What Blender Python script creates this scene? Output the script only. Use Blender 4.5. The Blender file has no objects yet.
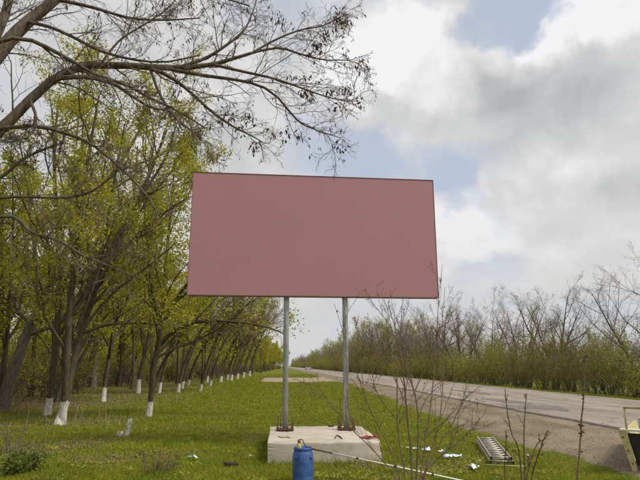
import bpy, bmesh, math
import numpy as np
from mathutils import Matrix, Vector

RNG = np.random.default_rng(7)
SC = bpy.context.scene
COL = SC.collection

# ------------------------------------------------------------------ camera
F, PITCH, YAW, ROLL, CAM_H = 553.0, 0.22335, 0.07254, -0.0017, 1.81

def cam_axes():
    cy, sy, cp, sp = math.cos(YAW), math.sin(YAW), math.cos(PITCH), math.sin(PITCH)
    fw = np.array([sy * cp, cy * cp, sp]); r = np.array([cy, -sy, 0.0]); u = np.cross(r, fw)
    c, s = math.cos(ROLL), math.sin(ROLL)
    return r * c + u * s, -r * s + u * c, fw
CR, CU, CF = cam_axes()
cam = bpy.data.cameras.new('camera')
cam.sensor_width = 36.0
cam.lens = F / 640.0 * 36.0
cam.clip_end = 5000.0
cam_o = bpy.data.objects.new('camera', cam)
COL.objects.link(cam_o)
m = Matrix.Identity(4)
for i in range(3):
    m[i][0], m[i][1], m[i][2] = CR[i], CU[i], -CF[i]
m[2][3] = CAM_H
cam_o.matrix_world = m
SC.camera = cam_o
SC.render.resolution_x, SC.render.resolution_y = 1024, 768

def ray(px, py):
    return CF + CR * (px - 320.0) / F - CU * (py - 240.0) / F
def at_z(px, py, z=0.0):
    d = ray(px, py); t = (z - CAM_H) / d[2]
    return np.array([d[0] * t, d[1] * t, z])
def at_y(px, py, Y):
    d = ray(px, py); t = Y / d[1]
    return np.array([d[0] * t, Y, CAM_H + d[2] * t])

# ------------------------------------------------------------------ node helpers
class NT:
    def __init__(self, tree):
        self.t = tree; self.t.nodes.clear()
    def n(self, typ, **kw):
        nd = self.t.nodes.new(typ)
        for k, v in kw.items():
            setattr(nd, k, v)
        return nd
    def link(self, a, b):
        self.t.links.new(a, b)
    def put(self, nd, key, v):
        if hasattr(v, 'is_output') or isinstance(v, bpy.types.NodeSocket):
            self.link(v, nd.inputs[key])
        else:
            nd.inputs[key].default_value = v
    def math(self, op, a, b=0.0, clamp=False):
        nd = self.n('ShaderNodeMath', operation=op, use_clamp=clamp)
        self.put(nd, 0, a); self.put(nd, 1, b)
        return nd.outputs[0]
    def vmath(self, op, a, b=(0, 0, 0), out=0):
        nd = self.n('ShaderNodeVectorMath', operation=op)
        self.put(nd, 0, a); self.put(nd, 1, b)
        return nd.outputs[out]
    def scale(self, a, s):
        nd = self.n('ShaderNodeVectorMath', operation='SCALE')
        self.put(nd, 0, a); self.put(nd, 'Scale', s)
        return nd.outputs[0]
    def sstep(self, x, a, b, lo=0.0, hi=1.0):
        nd = self.n('ShaderNodeMapRange', interpolation_type='SMOOTHSTEP')
        self.put(nd, 0, x); self.put(nd, 1, a); self.put(nd, 2, b); self.put(nd, 3, lo); self.put(nd, 4, hi)
        return nd.outputs[0]
    def noise(self, vec, scale, detail=4.0, rough=0.55, out=0, dist=0.0):
        nd = self.n('ShaderNodeTexNoise')
        if vec is not None:
            self.link(vec, nd.inputs['Vector'])
        nd.inputs['Scale'].default_value = scale
        nd.inputs['Detail'].default_value = detail
        nd.inputs['Roughness'].default_value = rough
        nd.inputs['Distortion'].default_value = dist
        return nd.outputs[out]
    def mix(self, f, a, b):
        nd = self.n('ShaderNodeMix', data_type='RGBA')
        self.put(nd, 0, f)
        for k, v in ((6, a), (7, b)):
            if isinstance(v, (tuple, list)):
                v = tuple(v) + ((1.0,) if len(v) == 3 else ())
            self.put(nd, k, v)
        return nd.outputs[2]
    def ramp(self, f, stops):
        nd = self.n('ShaderNodeValToRGB')
        el = nd.color_ramp.elements
        while len(el) < len(stops):
            el.new(0.5)
        for e, (p, c) in zip(el, stops):
            e.position = p; e.color = tuple(c) + (1.0,)
        self.put(nd, 0, f)
        return nd.outputs[0]

# ------------------------------------------------------------------ sky, sun, exposure
SUN_EL, SUN_AZ = math.radians(50), math.radians(118)      # azimuth from +Y towards +X
world = bpy.data.worlds.new('World'); SC.world = world; world.use_nodes = True
w = NT(world.node_tree)
sky = w.n('ShaderNodeTexSky', sky_type='NISHITA')
sky.sun_disc = False; sky.sun_elevation = SUN_EL; sky.sun_rotation = SUN_AZ
sky.air_density = 1.0; sky.dust_density = 2.0
gen = w.n('ShaderNodeTexCoord').outputs['Generated']
sep = w.n('ShaderNodeSeparateXYZ'); w.link(gen, sep.inputs[0])
zc = w.math('ADD', w.math('MAXIMUM', sep.outputs[2], 0.0), 0.22)
comb = w.n('ShaderNodeCombineXYZ')
w.link(w.math('DIVIDE', sep.outputs[0], zc), comb.inputs[0])
w.link(w.math('DIVIDE', sep.outputs[1], zc), comb.inputs[1])
uv = comb.outputs[0]                                       # a cloud layer seen in perspective
off = w.scale(w.vmath('SUBTRACT', w.noise(gen, 5.0, 5.0, 0.62, out=1), (0.5, 0.5, 0.5)), 0.22)
gd = w.vmath('NORMALIZE', w.vmath('ADD', gen, off))
def blob(px, py, rad_px, soft=0.25):
    d = ray(px, py); d = d / np.linalg.norm(d)
    dot = w.vmath('DOT_PRODUCT', gd, tuple(d), out=1)
    a1 = math.atan(rad_px / F)
    return w.sstep(dot, math.cos(a1), math.cos(a1 * soft))
def total(base, items):
    acc = base
    for (px, py, r, k) in items:
        acc = w.math('ADD', acc, w.math('MULTIPLY', blob(px, py, r), k))
    return acc
big = w.noise(uv, 1.25, 9.0, 0.60, dist=0.35)
cover = total(w.math('ADD', big, 0.10), [
    (503, 6, 56, -.46), (545, -4, 40, -.22), (396, 14, 46, -.20), (300, 8, 80, -.26),
    (425, 168, 60, -.17), (472, 186, 58, -.20), (512, 163, 40, -.18), (345, 150, 75, -.28), (455, 205, 40, -.2), (560, 235, 80, -.16), (480, 255, 70, -.14),
    (430, 75, 90, .30), (365, 60, 75, .25), (600, 60, 120, .35), (470, 130, 90, .25), (445, 235, 48, .30),
    (590, 190, 110, .25), (495, 215, 40, .2), (200, 110, 190, .12)])
mask = w.sstep(cover, 0.24, 0.70)
puff = w.vmath('MULTIPLY', gen, (1.0, 1.0, 1.35))
rel_a = w.noise(puff, 7.0, 5.0, 0.50, dist=0.4); rel_b = w.noise(w.vmath('ADD', puff, (0.0, 0.0, 0.045)), 7.0, 5.0, 0.50, dist=0.4)
relief = w.math('MULTIPLY', w.math('SUBTRACT', rel_a, rel_b), 0.9)
shade = total(w.math('ADD', w.noise(puff, 4.2, 6.0, 0.52), relief), [
    (570, 80, 70, -.16), (525, 102, 66, -.17), (475, 125, 70, -.12), (620, 150, 60, -.05), (635, 178, 26, -.25),
    (375, 62, 60, .38), (428, 70, 62, .42), (400, 22, 50, .15), (520, 42, 40, .34), (565, 22, 45, .34), (615, 12, 50, .36),
    (452, 228, 50, .34), (500, 205, 45, .16), (600, 175, 60, .08), (345, 185, 60, .05), (560, 60, 40, .1)])
ccol = w.ramp(shade, [(0.0, (3.3, 3.36, 3.45)), (0.36, (4.5, 4.55, 4.6)), (0.54, (5.05, 5.05, 5.05)), (0.84, (6.6, 6.6, 6.7))])
warm = w.sstep(sep.outputs[2], 0.0, 0.42, 1.0, 0.0)        # low clouds are seen through more air
ccol = w.mix(w.math('MULTIPLY', warm, 0.55), ccol, (5.1, 5.0, 4.9))
blue = w.mix(0.70, sky.outputs[0], (4.35, 4.75, 5.5))
final = w.mix(mask, blue, ccol)
bg = w.n('ShaderNodeBackground'); w.link(final, bg.inputs[0]); bg.inputs[1].default_value = 0.1
wo = w.n('ShaderNodeOutputWorld'); w.link(bg.outputs[0], wo.inputs[0])

sun = bpy.data.lights.new('sun', 'SUN'); sun.energy = 2.5; sun.angle = math.radians(20); sun.color = (1.0, 0.94, 0.84)
sun_o = bpy.data.objects.new('sun', sun); COL.objects.link(sun_o)
sv = Vector((math.sin(SUN_AZ) * math.cos(SUN_EL), math.cos(SUN_AZ) * math.cos(SUN_EL), math.sin(SUN_EL)))
sun_o.rotation_euler = sv.to_track_quat('Z', 'Y').to_euler()
sun_o.location = sv * 50

SC.view_settings.view_transform = 'Standard'; SC.view_settings.look = 'None'
SC.view_settings.exposure = 0.45; SC.view_settings.gamma = 1.0
SC.view_settings.use_curve_mapping = False
SC.render.engine = 'CYCLES'
SC.cycles.max_bounces = 5; SC.cycles.diffuse_bounces = 3; SC.cycles.transparent_max_bounces = 8
SC.cycles.use_denoising = True
SC.cycles.caustics_reflective = False; SC.cycles.caustics_refractive = False

# ------------------------------------------------------------------ materials
MATS = {}
def material(name, build, rough=0.85, spec=0.25):
    mt = bpy.data.materials.new(name); mt.use_nodes = True
    nt = NT(mt.node_tree)
    out = nt.n('ShaderNodeOutputMaterial')
    p = nt.n('ShaderNodeBsdfPrincipled')
    p.inputs['Roughness'].default_value = rough
    p.inputs['Specular IOR Level'].default_value = spec
    nt.link(p.outputs[0], out.inputs[0])
    build(nt, p, out)
    MATS[name] = mt
    return mt
def obj_co(nt): return nt.n('ShaderNodeTexCoord').outputs['Object']
def geo_pos(nt): return nt.n('ShaderNodeNewGeometry').outputs['Position']
def bump(nt, p, h, strength=0.4, dist=0.02):
    b = nt.n('ShaderNodeBump'); nt.put(b, 'Strength', strength); nt.put(b, 'Distance', dist); nt.link(h, b.inputs['Height'])
    nt.link(b.outputs[0], p.inputs['Normal'])
def noisy(name, c1, c2, scale, rough=0.85, spec=0.25, bstr=0.3, bdist=0.01, metal=0.0, lo=0.35, hi=0.65, detail=6.0):
    def b(nt, p, out):
        co = obj_co(nt)
        f = nt.noise(co, scale, detail, 0.6)
        nt.link(nt.mix(nt.sstep(f, lo, hi), c1, c2), p.inputs['Base Color'])
        p.inputs['Metallic'].default_value = metal
        if bstr: bump(nt, p, nt.noise(co, scale * 4, 5.0, 0.65), bstr, bdist)
    return material(name, b, rough, spec)

def b_ground(nt, p, out):
    pos = geo_pos(nt)
    sp = nt.n('ShaderNodeSeparateXYZ'); nt.link(pos, sp.inputs[0])
    n1 = nt.noise(pos, 0.55, 6.0, 0.6); n2 = nt.noise(pos, 3.2, 6.0, 0.65); n3 = nt.noise(pos, 28.0, 4.0, 0.7)
    green = nt.mix(nt.sstep(n2, .38, .62), (.095, .130, .006), (.160, .170, .014))
    green = nt.mix(nt.math('MULTIPLY', nt.sstep(n3, .45, .7), .5), green, (.16, .14, .055))
    brown = nt.mix(nt.sstep(n3, .4, .62), (.075, .050, .030), (.20, .145, .090))
    wood = nt.sstep(sp.outputs[0], -4.0, -11.0, 0.0, 0.30)
    bm = nt.sstep(nt.math('ADD', n1, nt.math('ADD', wood, nt.math('MULTIPLY', nt.math('SUBTRACT', n2, .5), .35))), .56, .70)
    nt.link(nt.mix(bm, green, brown), p.inputs['Base Color'])
    bump(nt, p, nt.noise(pos, 40.0, 4.0, 0.7), 0.6, 0.03)
material('grassy_soil', b_ground, 0.95, 0.1)

def b_gravel(nt, p, out):
    pos = geo_pos(nt)
    v = nt.n('ShaderNodeTexVoronoi'); nt.link(pos, v.inputs['Vector']); v.inputs['Scale'].default_value = 48.0
    n1 = nt.noise(pos, 0.8, 6.0, 0.6); n2 = nt.noise(pos, 70.0, 4.0, 0.7)
    c = nt.mix(nt.sstep(n1, .36, .64), (.175, .140, .092), (.245, .200, .140))
    hs = nt.n('ShaderNodeSeparateXYZ'); nt.link(v.outputs['Color'], hs.inputs[0])
    c = nt.mix(nt.math('MULTIPLY', nt.sstep(hs.outputs[0], .6, 1.0), .4), c, (.42, .36, .28))
    c = nt.mix(nt.math('MULTIPLY', nt.sstep(hs.outputs[1], .65, 1.0), .4), c, (.15, .12, .08))
    st = nt.vmath('MULTIPLY', pos, (1.6, .22, 1.0))
    c = nt.mix(nt.sstep(nt.noise(st, 1.0, 7.0, .66), .46, .66, 0, .65), c, (.115, .095, .062))
    nt.link(c, p.inputs['Base Color'])
    bump(nt, p, nt.math('ADD', v.outputs['Distance'], n2), 0.3, 0.006)
material('gravel', b_gravel, 0.95, 0.1)
noisy('dry_dirt', (.25, .20, .135), (.36, .30, .22), .6, .95, .1, .3, .02)

def b_asphalt(nt, p, out):
    pos = geo_pos(nt)
    st = nt.vmath('MULTIPLY', pos, (1.0, .12, 1.0))
    n1 = nt.noise(st, 1.1, 6.0, .6); n2 = nt.noise(pos, 45.0, 4.0, .7); n3 = nt.noise(pos, .35, 5.0, .55)
    c = nt.mix(nt.sstep(n1, .36, .66), (.215, .182, .145), (.315, .270, .220))
    c = nt.mix(nt.math('MULTIPLY', nt.sstep(n2, .5, .75), .45), c, (.40, .36, .30))
    c = nt.mix(nt.sstep(n3, .58, .70, 0, .35), c, (.14, .13, .12))
    cr = nt.n('ShaderNodeTexVoronoi', feature='DISTANCE_TO_EDGE'); cr.inputs['Scale'].default_value = .55
    wv = nt.vmath('ADD', pos, nt.scale(nt.noise(pos, 1.4, 4.0, .6, out=1), 1.2)); nt.link(wv, cr.inputs['Vector'])
    c = nt.mix(nt.sstep(cr.outputs['Distance'], .010, .022, .6, 0.0), c, (.07, .065, .06))
    nt.link(c, p.inputs['Base Color'])
    bump(nt, p, n2, 0.3, 0.006)
material('asphalt', b_asphalt, 0.85, 0.3)
noisy('tar', (.125, .110, .096), (.20, .178, .155), 3.0, 0.8, .3, .4, .01)
noisy('asphalt_edge', (.05, .045, .04), (.11, .095, .08), 6.0, 0.9, .2, .4, .02)

def b_blade(nt, p, out):
    g = nt.n('ShaderNodeNewGeometry')
    pos = g.outputs['Position']; rnd = g.outputs['Random Per Island']
    n = nt.noise(pos, 1.3, 7.0, .68)
    c = nt.mix(nt.sstep(n, .38, .60), (.150, .215, .007), (.270, .285, .014))
    c = nt.mix(nt.sstep(nt.noise(pos, .45, 5.0, .6), .50, .66, 0, .6), c, (.26, .215, .04))
    c = nt.mix(nt.sstep(rnd, .82, .95, 0, .8), c, (.36, .30, .10))
    c = nt.mix(nt.sstep(rnd, .0, .25, .55, 0), c, (.10, .15, .016))
    tr = nt.n('ShaderNodeBsdfTranslucent'); nt.link(c, tr.inputs[0])
    nt.link(c, p.inputs['Base Color'])
    mx = nt.n('ShaderNodeMixShader'); mx.inputs[0].default_value = .35
    nt.link(p.outputs[0], mx.inputs[1]); nt.link(tr.outputs[0], mx.inputs[2]); nt.link(mx.outputs[0], out.inputs[0])
material('grass_blade', b_blade, .7, .2)

def leaf_mat(name, c1, c2, c3, trans=.45):
    def b(nt, p, out):
        g = nt.n('ShaderNodeNewGeometry'); rnd = g.outputs['Random Per Island']
        n = nt.noise(g.outputs['Position'], .8, 3.0, .6)
        c = nt.mix(nt.sstep(n, .38, .62), c1, c2)
        c = nt.mix(nt.sstep(rnd, .62, .95, 0, .9), c, c3)
        tr = nt.n('ShaderNodeBsdfTranslucent'); nt.link(c, tr.inputs[0]); nt.link(c, p.inputs['Base Color'])
        mx = nt.n('ShaderNodeMixShader'); mx.inputs[0].default_value = trans
        nt.link(p.outputs[0], mx.inputs[1]); nt.link(tr.outputs[0], mx.inputs[2]); nt.link(mx.outputs[0], out.inputs[0])
    return material(name, b, .6, .3)
leaf_mat('spring_leaf', (.30, .325, .016), (.40, .385, .022), (.56, .475, .034))
leaf_mat('olive_leaf', (.21, .20, .030), (.27, .225, .045), (.31, .22, .08))
leaf_mat('fresh_leaf', (.25, .27, .040), (.32, .32, .055), (.38, .35, .09))
leaf_mat('shrub_leaf', (.28, .30, .030), (.37, .36, .042), (.44, .38, .065))
leaf_mat('brown_bud', (.11, .075, .045), (.15, .105, .06), (.16, .14, .07), .2)
leaf_mat('dark_green_leaf', (.085, .125, .016), (.13, .165, .024), (.20, .21, .04), .35)
leaf_mat('dead_leaf', (.13, .085, .045), (.20, .135, .075), (.28, .20, .12), .15)
leaf_mat('seed_pod', (.055, .032, .018), (.090, .055, .032), (.13, .10, .05), .15)

def bark(name, c1, c2, c3, moss=0.0):
    def b(nt, p, out):
        co = obj_co(nt)
        st = nt.vmath('MULTIPLY', co, (1, 1, .22))
        n1 = nt.noise(st, 16.0, 6.0, .65); n2 = nt.noise(co, 1.6, 5.0, .6)
        c = nt.mix(nt.sstep(n1, .35, .65), c1, c2)
        c = nt.mix(nt.sstep(n2, .5, .7, 0, .55), c, c3)
        if moss: c = nt.mix(nt.sstep(nt.noise(co, 3.1, 5.0, .6), .50, .62, 0, moss), c, (.11, .115, .035))
        nt.link(c, p.inputs['Base Color'])
        bump(nt, p, n1, .8, .03)
    return material(name, b, .9, .15)
bark('bark_dark', (.050, .040, .024), (.112, .090, .056), (.14, .115, .075))
bark('bark_moss', (.075, .058, .043), (.16, .125, .095), (.17, .14, .11), .18)
bark('bark_pale', (.10, .085, .065), (.20, .17, .13), (.15, .13, .10))
bark('twig', (.13, .10, .075), (.20, .155, .115), (.17, .145, .10))
bark('twig_grey', (.20, .16, .125), (.29, .235, .185), (.25, .21, .16))
bark('sapling_bark', (.14, .092, .062), (.21, .145, .10), (.18, .135, .10))

def b_white(nt, p, out):
    co = obj_co(nt); st = nt.vmath('MULTIPLY', co, (1, 1, .35))
    n = nt.noise(st, 22.0, 6.0, .7); n2 = nt.noise(co, 5.0, 4.0, .6)
    c = nt.mix(nt.sstep(n, .36, .56), (.24, .21, .17), (.56, .54, .49))
    c = nt.mix(nt.sstep(n2, .58, .72, 0, .6), c, (.42, .38, .31))
    nt.link(c, p.inputs['Base Color']); bump(nt, p, n, .7, .02)
material('whitewash', b_white, .9, .1)

def b_conc(nt, p, out):
    co = obj_co(nt)
    n1 = nt.noise(co, 1.6, 7.0, .62); n2 = nt.noise(co, 38.0, 5.0, .7)
    st = nt.noise(co, 2.4, 7.0, .62)
    c = nt.mix(nt.sstep(n1, .34, .66), (.41, .365, .295), (.53, .480, .395))
    c = nt.mix(nt.sstep(n2, .55, .8, 0, .4), c, (.30, .26, .20))
    c = nt.mix(nt.sstep(st, .50, .68, 0, .45), c, (.27, .255, .20))
    nt.link(c, p.inputs['Base Color'])
    bump(nt, p, nt.math('ADD', n2, n1), .5, .012)
material('concrete', b_conc, .92, .15)

noisy('board_face', (.382, .197, .212), (.388, .201, .216), 1.1, .62, .25, .05, .002)
noisy('board_edge', (.16, .08, .085), (.22, .115, .12), 5.0, .6, .3, .1, .003)
noisy('board_steel', (.16, .15, .15), (.24, .225, .22), 4.0, .6, .3, .1, .003, .2)
noisy('galvanised', (.38, .40, .42), (.50, .515, .53), 6.0, .50, .4, .12, .003, .35)
noisy('rust', (.080, .040, .024), (.155, .080, .048), 30.0, .9, .15, .5, .004)
noisy('blue_plastic', (.026, .070, .215), (.055, .120, .31), 9.0, .50, .35, .15, .003)
noisy('blue_lid', (.022, .066, .22), (.032, .085, .27), 6.0, .50, .35, .1, .003)
noisy('bottle_green', (.34, .36, .09), (.46, .44, .12), 20.0, .45, .4, 0)
noisy('red_plastic', (.36, .10, .06), (.45, .14, .09), 20.0, .5, .4, 0)
noisy('white_pole', (.56, .55, .50), (.70, .69, .65), 12.0, .5, .35, .1, .002)
noisy('brown_pole', (.085, .055, .035), (.15, .10, .065), 20.0, .7, .25, .2, .002)
noisy('aluminium', (.34, .31, .26), (.52, .48, .41), 14.0, .42, .4, .15, .002, .55)
noisy('black_rubber', (.015, .015, .015), (.035, .033, .03), 20.0, .8, .2, .1, .003)
noisy('yellow_wood', (.42, .34, .15), (.54, .46, .24), 8.0, .7, .2, .1, .002)
noisy('paper_blue', (.42, .58, .74), (.74, .80, .86), 9.0, .8, .2, .2, .004)
noisy('paper_white', (.60, .66, .70), (.82, .84, .86), 9.0, .8, .2, .2, .004)
noisy('paper_dark', (.03, .035, .06), (.10, .13, .20), 9.0, .8, .2, .2, .004)
noisy('paper_green', (.10, .34, .26), (.62, .74, .70), 12.0, .8, .2, .2, .004)
noisy('red_cloth', (.26, .045, .050), (.36, .085, .085), 14.0, .9, .1, .4, .01)
noisy('cream_paint', (.40, .35, .15), (.54, .48, .23), 9.0, .6, .3, .15, .003)
noisy('cream_light', (.66, .64, .50), (.74, .72, .58), 5.0, .5, .35, .1, .003)
noisy('dark_panel', (.018, .016, .014), (.040, .034, .028), 7.0, .7, .25, .2, .003)
noisy('car_paint', (.48, .47, .45), (.58, .57, .55), 3.0, .35, .5, 0)
noisy('car_red', (.30, .06, .04), (.36, .09, .06), 3.0, .35, .5, 0)
noisy('car_glass', (.03, .035, .04), (.05, .055, .06), 3.0, .1, .5, 0)
noisy('lamp_glass', (.75, .72, .66), (.85, .82, .76), 3.0, .1, .5, 0)
noisy('straw', (.34, .28, .19), (.48, .41, .29), 6.0, .9, .1, 0)
noisy('wire_dark', (.05, .04, .035), (.09, .07, .055), 30.0, .8, .2, 0)

# ------------------------------------------------------------------ mesh helpers
def new_mesh(name, V, faces, mats, midx=None, smooth=False):
    """faces: list of index arrays [n,k] (k = 3 or 4)"""
    me = bpy.data.meshes.new(name)
    V = np.ascontiguousarray(V, dtype=np.float32)
    me.vertices.add(len(V)); me.vertices.foreach_set('co', V.ravel())
    faces = [np.asarray(f, dtype=np.int32) for f in faces if len(f)]
    loops = np.concatenate([f.ravel() for f in faces])
    tot = np.concatenate([np.full(len(f), f.shape[1], np.int32) for f in faces])
    start = np.concatenate([[0], np.cumsum(tot)[:-1]]).astype(np.int32)
    me.loops.add(len(loops)); me.loops.foreach_set('vertex_index', loops)
    me.polygons.add(len(tot)); me.polygons.foreach_set('loop_start', start)
    if midx is not None:
        me.polygons.foreach_set('material_index', np.asarray(midx, np.int32))
    if smooth:
        me.polygons.foreach_set('use_smooth', np.ones(len(tot), bool))
    for mt in mats:
        me.materials.append(MATS[mt])
    me.update(calc_edges=True); me.validate()
    return me
def link(name, data, parent=None, loc=None, rot=None):
    o = bpy.data.objects.new(name, data); COL.objects.link(o)
    if parent is not None: o.parent = parent
    if loc is not None: o.location = tuple(loc)
    if rot is not None: o.rotation_euler = rot
    return o
def tag(o, label=None, cat=None, group=None, kind=None):
    if label: o['label'] = label
    if cat: o['category'] = cat
    if group: o['group'] = group
    if kind: o['kind'] = kind
    return o
def thing(name, label, cat, loc=(0, 0, 0), rotz=0.0, group=None):
    o = bpy.data.objects.new(name, None); COL.objects.link(o)
    o.empty_display_size = .2
    o.location = tuple(loc); o.rotation_euler = (0, 0, rotz)
    return tag(o, label, cat, group)
def copy_thing(src, loc, rotz, scale, label=None, group=None):
    r = src.copy(); COL.objects.link(r); r.location = tuple(loc); r.rotation_euler = (0, 0, rotz); r.scale = scale
    if label: r['label'] = label
    if group: r['group'] = group
    for ch in list(src.children):
        c = ch.copy(); COL.objects.link(c); c.parent = r
        for g in ch.children:
            d = g.copy(); COL.objects.link(d); d.parent = c
    return r
def norm(a):
    return a / np.maximum(np.linalg.norm(a, axis=-1, keepdims=True), 1e-9)

def tubes(P, R, sides, cap=True):
    """P [N,K,3], R [N,K] -> verts, quad faces (and end caps as quads/tris)"""
    N, K, _ = P.shape
    T = np.empty_like(P)
    T[:, 1:-1] = P[:, 2:] - P[:, :-2]; T[:, 0] = P[:, 1] - P[:, 0]; T[:, -1] = P[:, -1] - P[:, -2]
    T = norm(T)
    ref = np.where(np.abs(T[:, :1, 2:3]) > .9, np.array([1.0, 0, 0]), np.array([0, 0, 1.0]))
    A = norm(np.cross(np.broadcast_to(ref, T.shape), T)); B = np.cross(T, A)
    a = np.arange(sides) * 2 * np.pi / sides
    ring = A[:, :, None, :] * np.cos(a)[None, None, :, None] + B[:, :, None, :] * np.sin(a)[None, None, :, None]
    V = (P[:, :, None, :] + ring * R[:, :, None, None]).reshape(-1, 3)
    base = (np.arange(N) * K * sides)[:, None, None] + (np.arange(K - 1) * sides)[None, :, None]
    j = np.arange(sides); j2 = (j + 1) % sides
    f = np.stack([base + j, base + j2, base + j2 + sides, base + j + sides], -1).reshape(-1, 4)
    return V, f
def resample(pts, n):
    """smooth Catmull-Rom curve through pts ([k, d]) resampled to n points"""
    pts = np.asarray(pts, float); k = len(pts)
    if k == 2:
        t = np.linspace(0, 1, n)[:, None]; return pts[0] * (1 - t) + pts[1] * t
    ext = np.vstack([2 * pts[0] - pts[1], pts, 2 * pts[-1] - pts[-2]])
    ts = np.linspace(0, k - 1, n); out = []
    for t in ts:
        i = min(int(t), k - 2); u = t - i
        p0, p1, p2, p3 = ext[i:i + 4]
        out.append(.5 * ((2 * p1) + (p2 - p0) * u + (2 * p0 - 5 * p1 + 4 * p2 - p3) * u * u + (3 * p1 - p0 - 3 * p2 + p3) * u ** 3))
    return np.array(out)
def grow(S, D, L, r0, r1, K, rng, wig, up):
    N = len(S); P = np.empty((N, K, 3)); P[:, 0] = S; d = norm(D)
    bend = rng.normal(0, 1, (N, 3)) * wig * .5
    for i in range(1, K):
        d = norm(d + rng.normal(0, 1, (N, 3)) * wig + bend + np.array([0, 0, up]))
        P[:, i] = P[:, i - 1] + d * (L / (K - 1))[:, None]
    t = np.linspace(0, 1, K)
    return P, r0[:, None] * (1 - t) + r1[:, None] * t
def spawn(P, R, L, k, t0, t1, ang, lenf, rng, rf=.6, rmin=.003, updir=0.0):
    """k children on every parent; returns start, dir, length, radius"""
    N, K, _ = P.shape
    t = t0 + (t1 - t0) * (np.arange(k)[None] + rng.random((N, k))) / k
    x = t * (K - 1); i = np.minimum(x.astype(int), K - 2); u = (x - i)[..., None]
    rows = np.arange(N)[:, None]
    S = P[rows, i] * (1 - u) + P[rows, i + 1] * u
    T = norm(P[rows, i + 1] - P[rows, i])
    r = (R[rows, i] * (1 - u[..., 0]) + R[rows, i + 1] * u[..., 0])
    rnd = norm(np.cross(T, rng.normal(0, 1, (N, k, 3))))
    a = np.radians(ang) * (0.7 + .6 * rng.random((N, k)))[..., None]
    D = norm(T * np.cos(a) + rnd * np.sin(a) + np.array([0, 0, updir]))
    ln = L[:, None] * lenf * (1.15 - .65 * t) * (.6 + .8 * rng.random((N, k)))
    return S.reshape(-1, 3), D.reshape(-1, 3), ln.ravel(), np.maximum(r * rf, rmin).ravel()
def leaves_at(P, m, size, rng, t0=.2, spread=.05, droop=0.0, aspect=.55):
    """m diamond leaves on each branch of P; returns verts, quad faces"""
    N, K, _ = P.shape
    t = t0 + (1 - t0) * rng.random((N, m)); x = t * (K - 1); i = np.minimum(x.astype(int), K - 2); u = (x - i)[..., None]
    rows = np.arange(N)[:, None]
    C = (P[rows, i] * (1 - u) + P[rows, i + 1] * u + rng.normal(0, spread, (N, m, 3))).reshape(-1, 3)
    n = len(C)
    d = norm(rng.normal(0, 1, (n, 3)) + np.array([0, 0, -droop])); s = norm(np.cross(d, rng.normal(0, 1, (n, 3))))
    sz = size * (.55 + .9 * rng.random(n))[:, None]
    V = np.stack([C, C + d * sz * .5 + s * sz * aspect * .5, C + d * sz, C + d * sz * .5 - s * sz * aspect * .5], 1).reshape(-1, 3)
    return V, np.arange(n * 4).reshape(-1, 4)
class Geo:
    def __init__(self): self.V = []; self.F = []; self.M = []; self.n = 0
    def add(self, V, f, mi=0):
        self.V.append(V); self.F.append(np.asarray(f) + self.n); self.M.append(np.full(len(f), mi)); self.n += len(V)
    def mesh(self, name, mats, smooth=False):
        order = sorted(range(len(self.F)), key=lambda q: self.F[q].shape[1])
        return new_mesh(name, np.concatenate(self.V), [self.F[q] for q in order], mats, np.concatenate([self.M[q] for q in order]), smooth)

# ------------------------------------------------------------------ setting: ground, shoulder, road
ROAD0, ROAD1, ROAD_Z = 8.45, 16.0, 0.25
def sst(x, a, b):
    t = np.clip((x - a) / (b - a), 0, 1); return t * t * (3 - 2 * t)
def gz(x, y):
    x = np.asarray(x, float); y = np.asarray(y, float)
    z = ROAD_Z * sst(x, 4.8, 8.3) - .35 * sst(x, 16.2, 19.0)
    lf = 1 - sst(x, 3.5, 5.5)
    b = .035 * np.sin(x * .9 + 1.3 * np.sin(y * .31)) * np.cos(y * .55 + .7 * np.sin(x * .4)) + .05 * np.sin(x * .23 + y * .17)
    flat = np.clip(np.hypot(x - .9, (y - 12.3)) / 3.5 - .5, 0, 1)
    return z + b * lf * flat
def graded(lo, hi, a, b, fine, grow_=1.25):
    c = list(np.arange(a, b + 1e-6, fine)); s = fine
    while c[-1] < hi: s *= grow_; c.append(c[-1] + s)
    s = fine; pre = []
    v = a
    while v > lo: s *= grow_; v -= s; pre.append(v)
    return np.array(pre[::-1] + c)
def sheet(name, xs, ys, zf, mat, dz=0.0):
    X, Y = np.meshgrid(xs, ys)
    V = np.stack([X, Y, zf(X, Y) + dz], -1).reshape(-1, 3)
    nx, ny = len(xs), len(ys)
    i = (np.arange(ny - 1)[:, None] * nx + np.arange(nx - 1)[None]).ravel()
    f = np.stack([i, i + 1, i + nx + 1, i + nx], -1)
    return link(name, new_mesh(name, V, [f], [mat], smooth=True))
tag(sheet('ground', graded(-900, 900, -22, 24, .5), graded(-300, 2500, 3, 60, .5), gz, 'grassy_soil', -.01), kind='structure')

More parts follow.
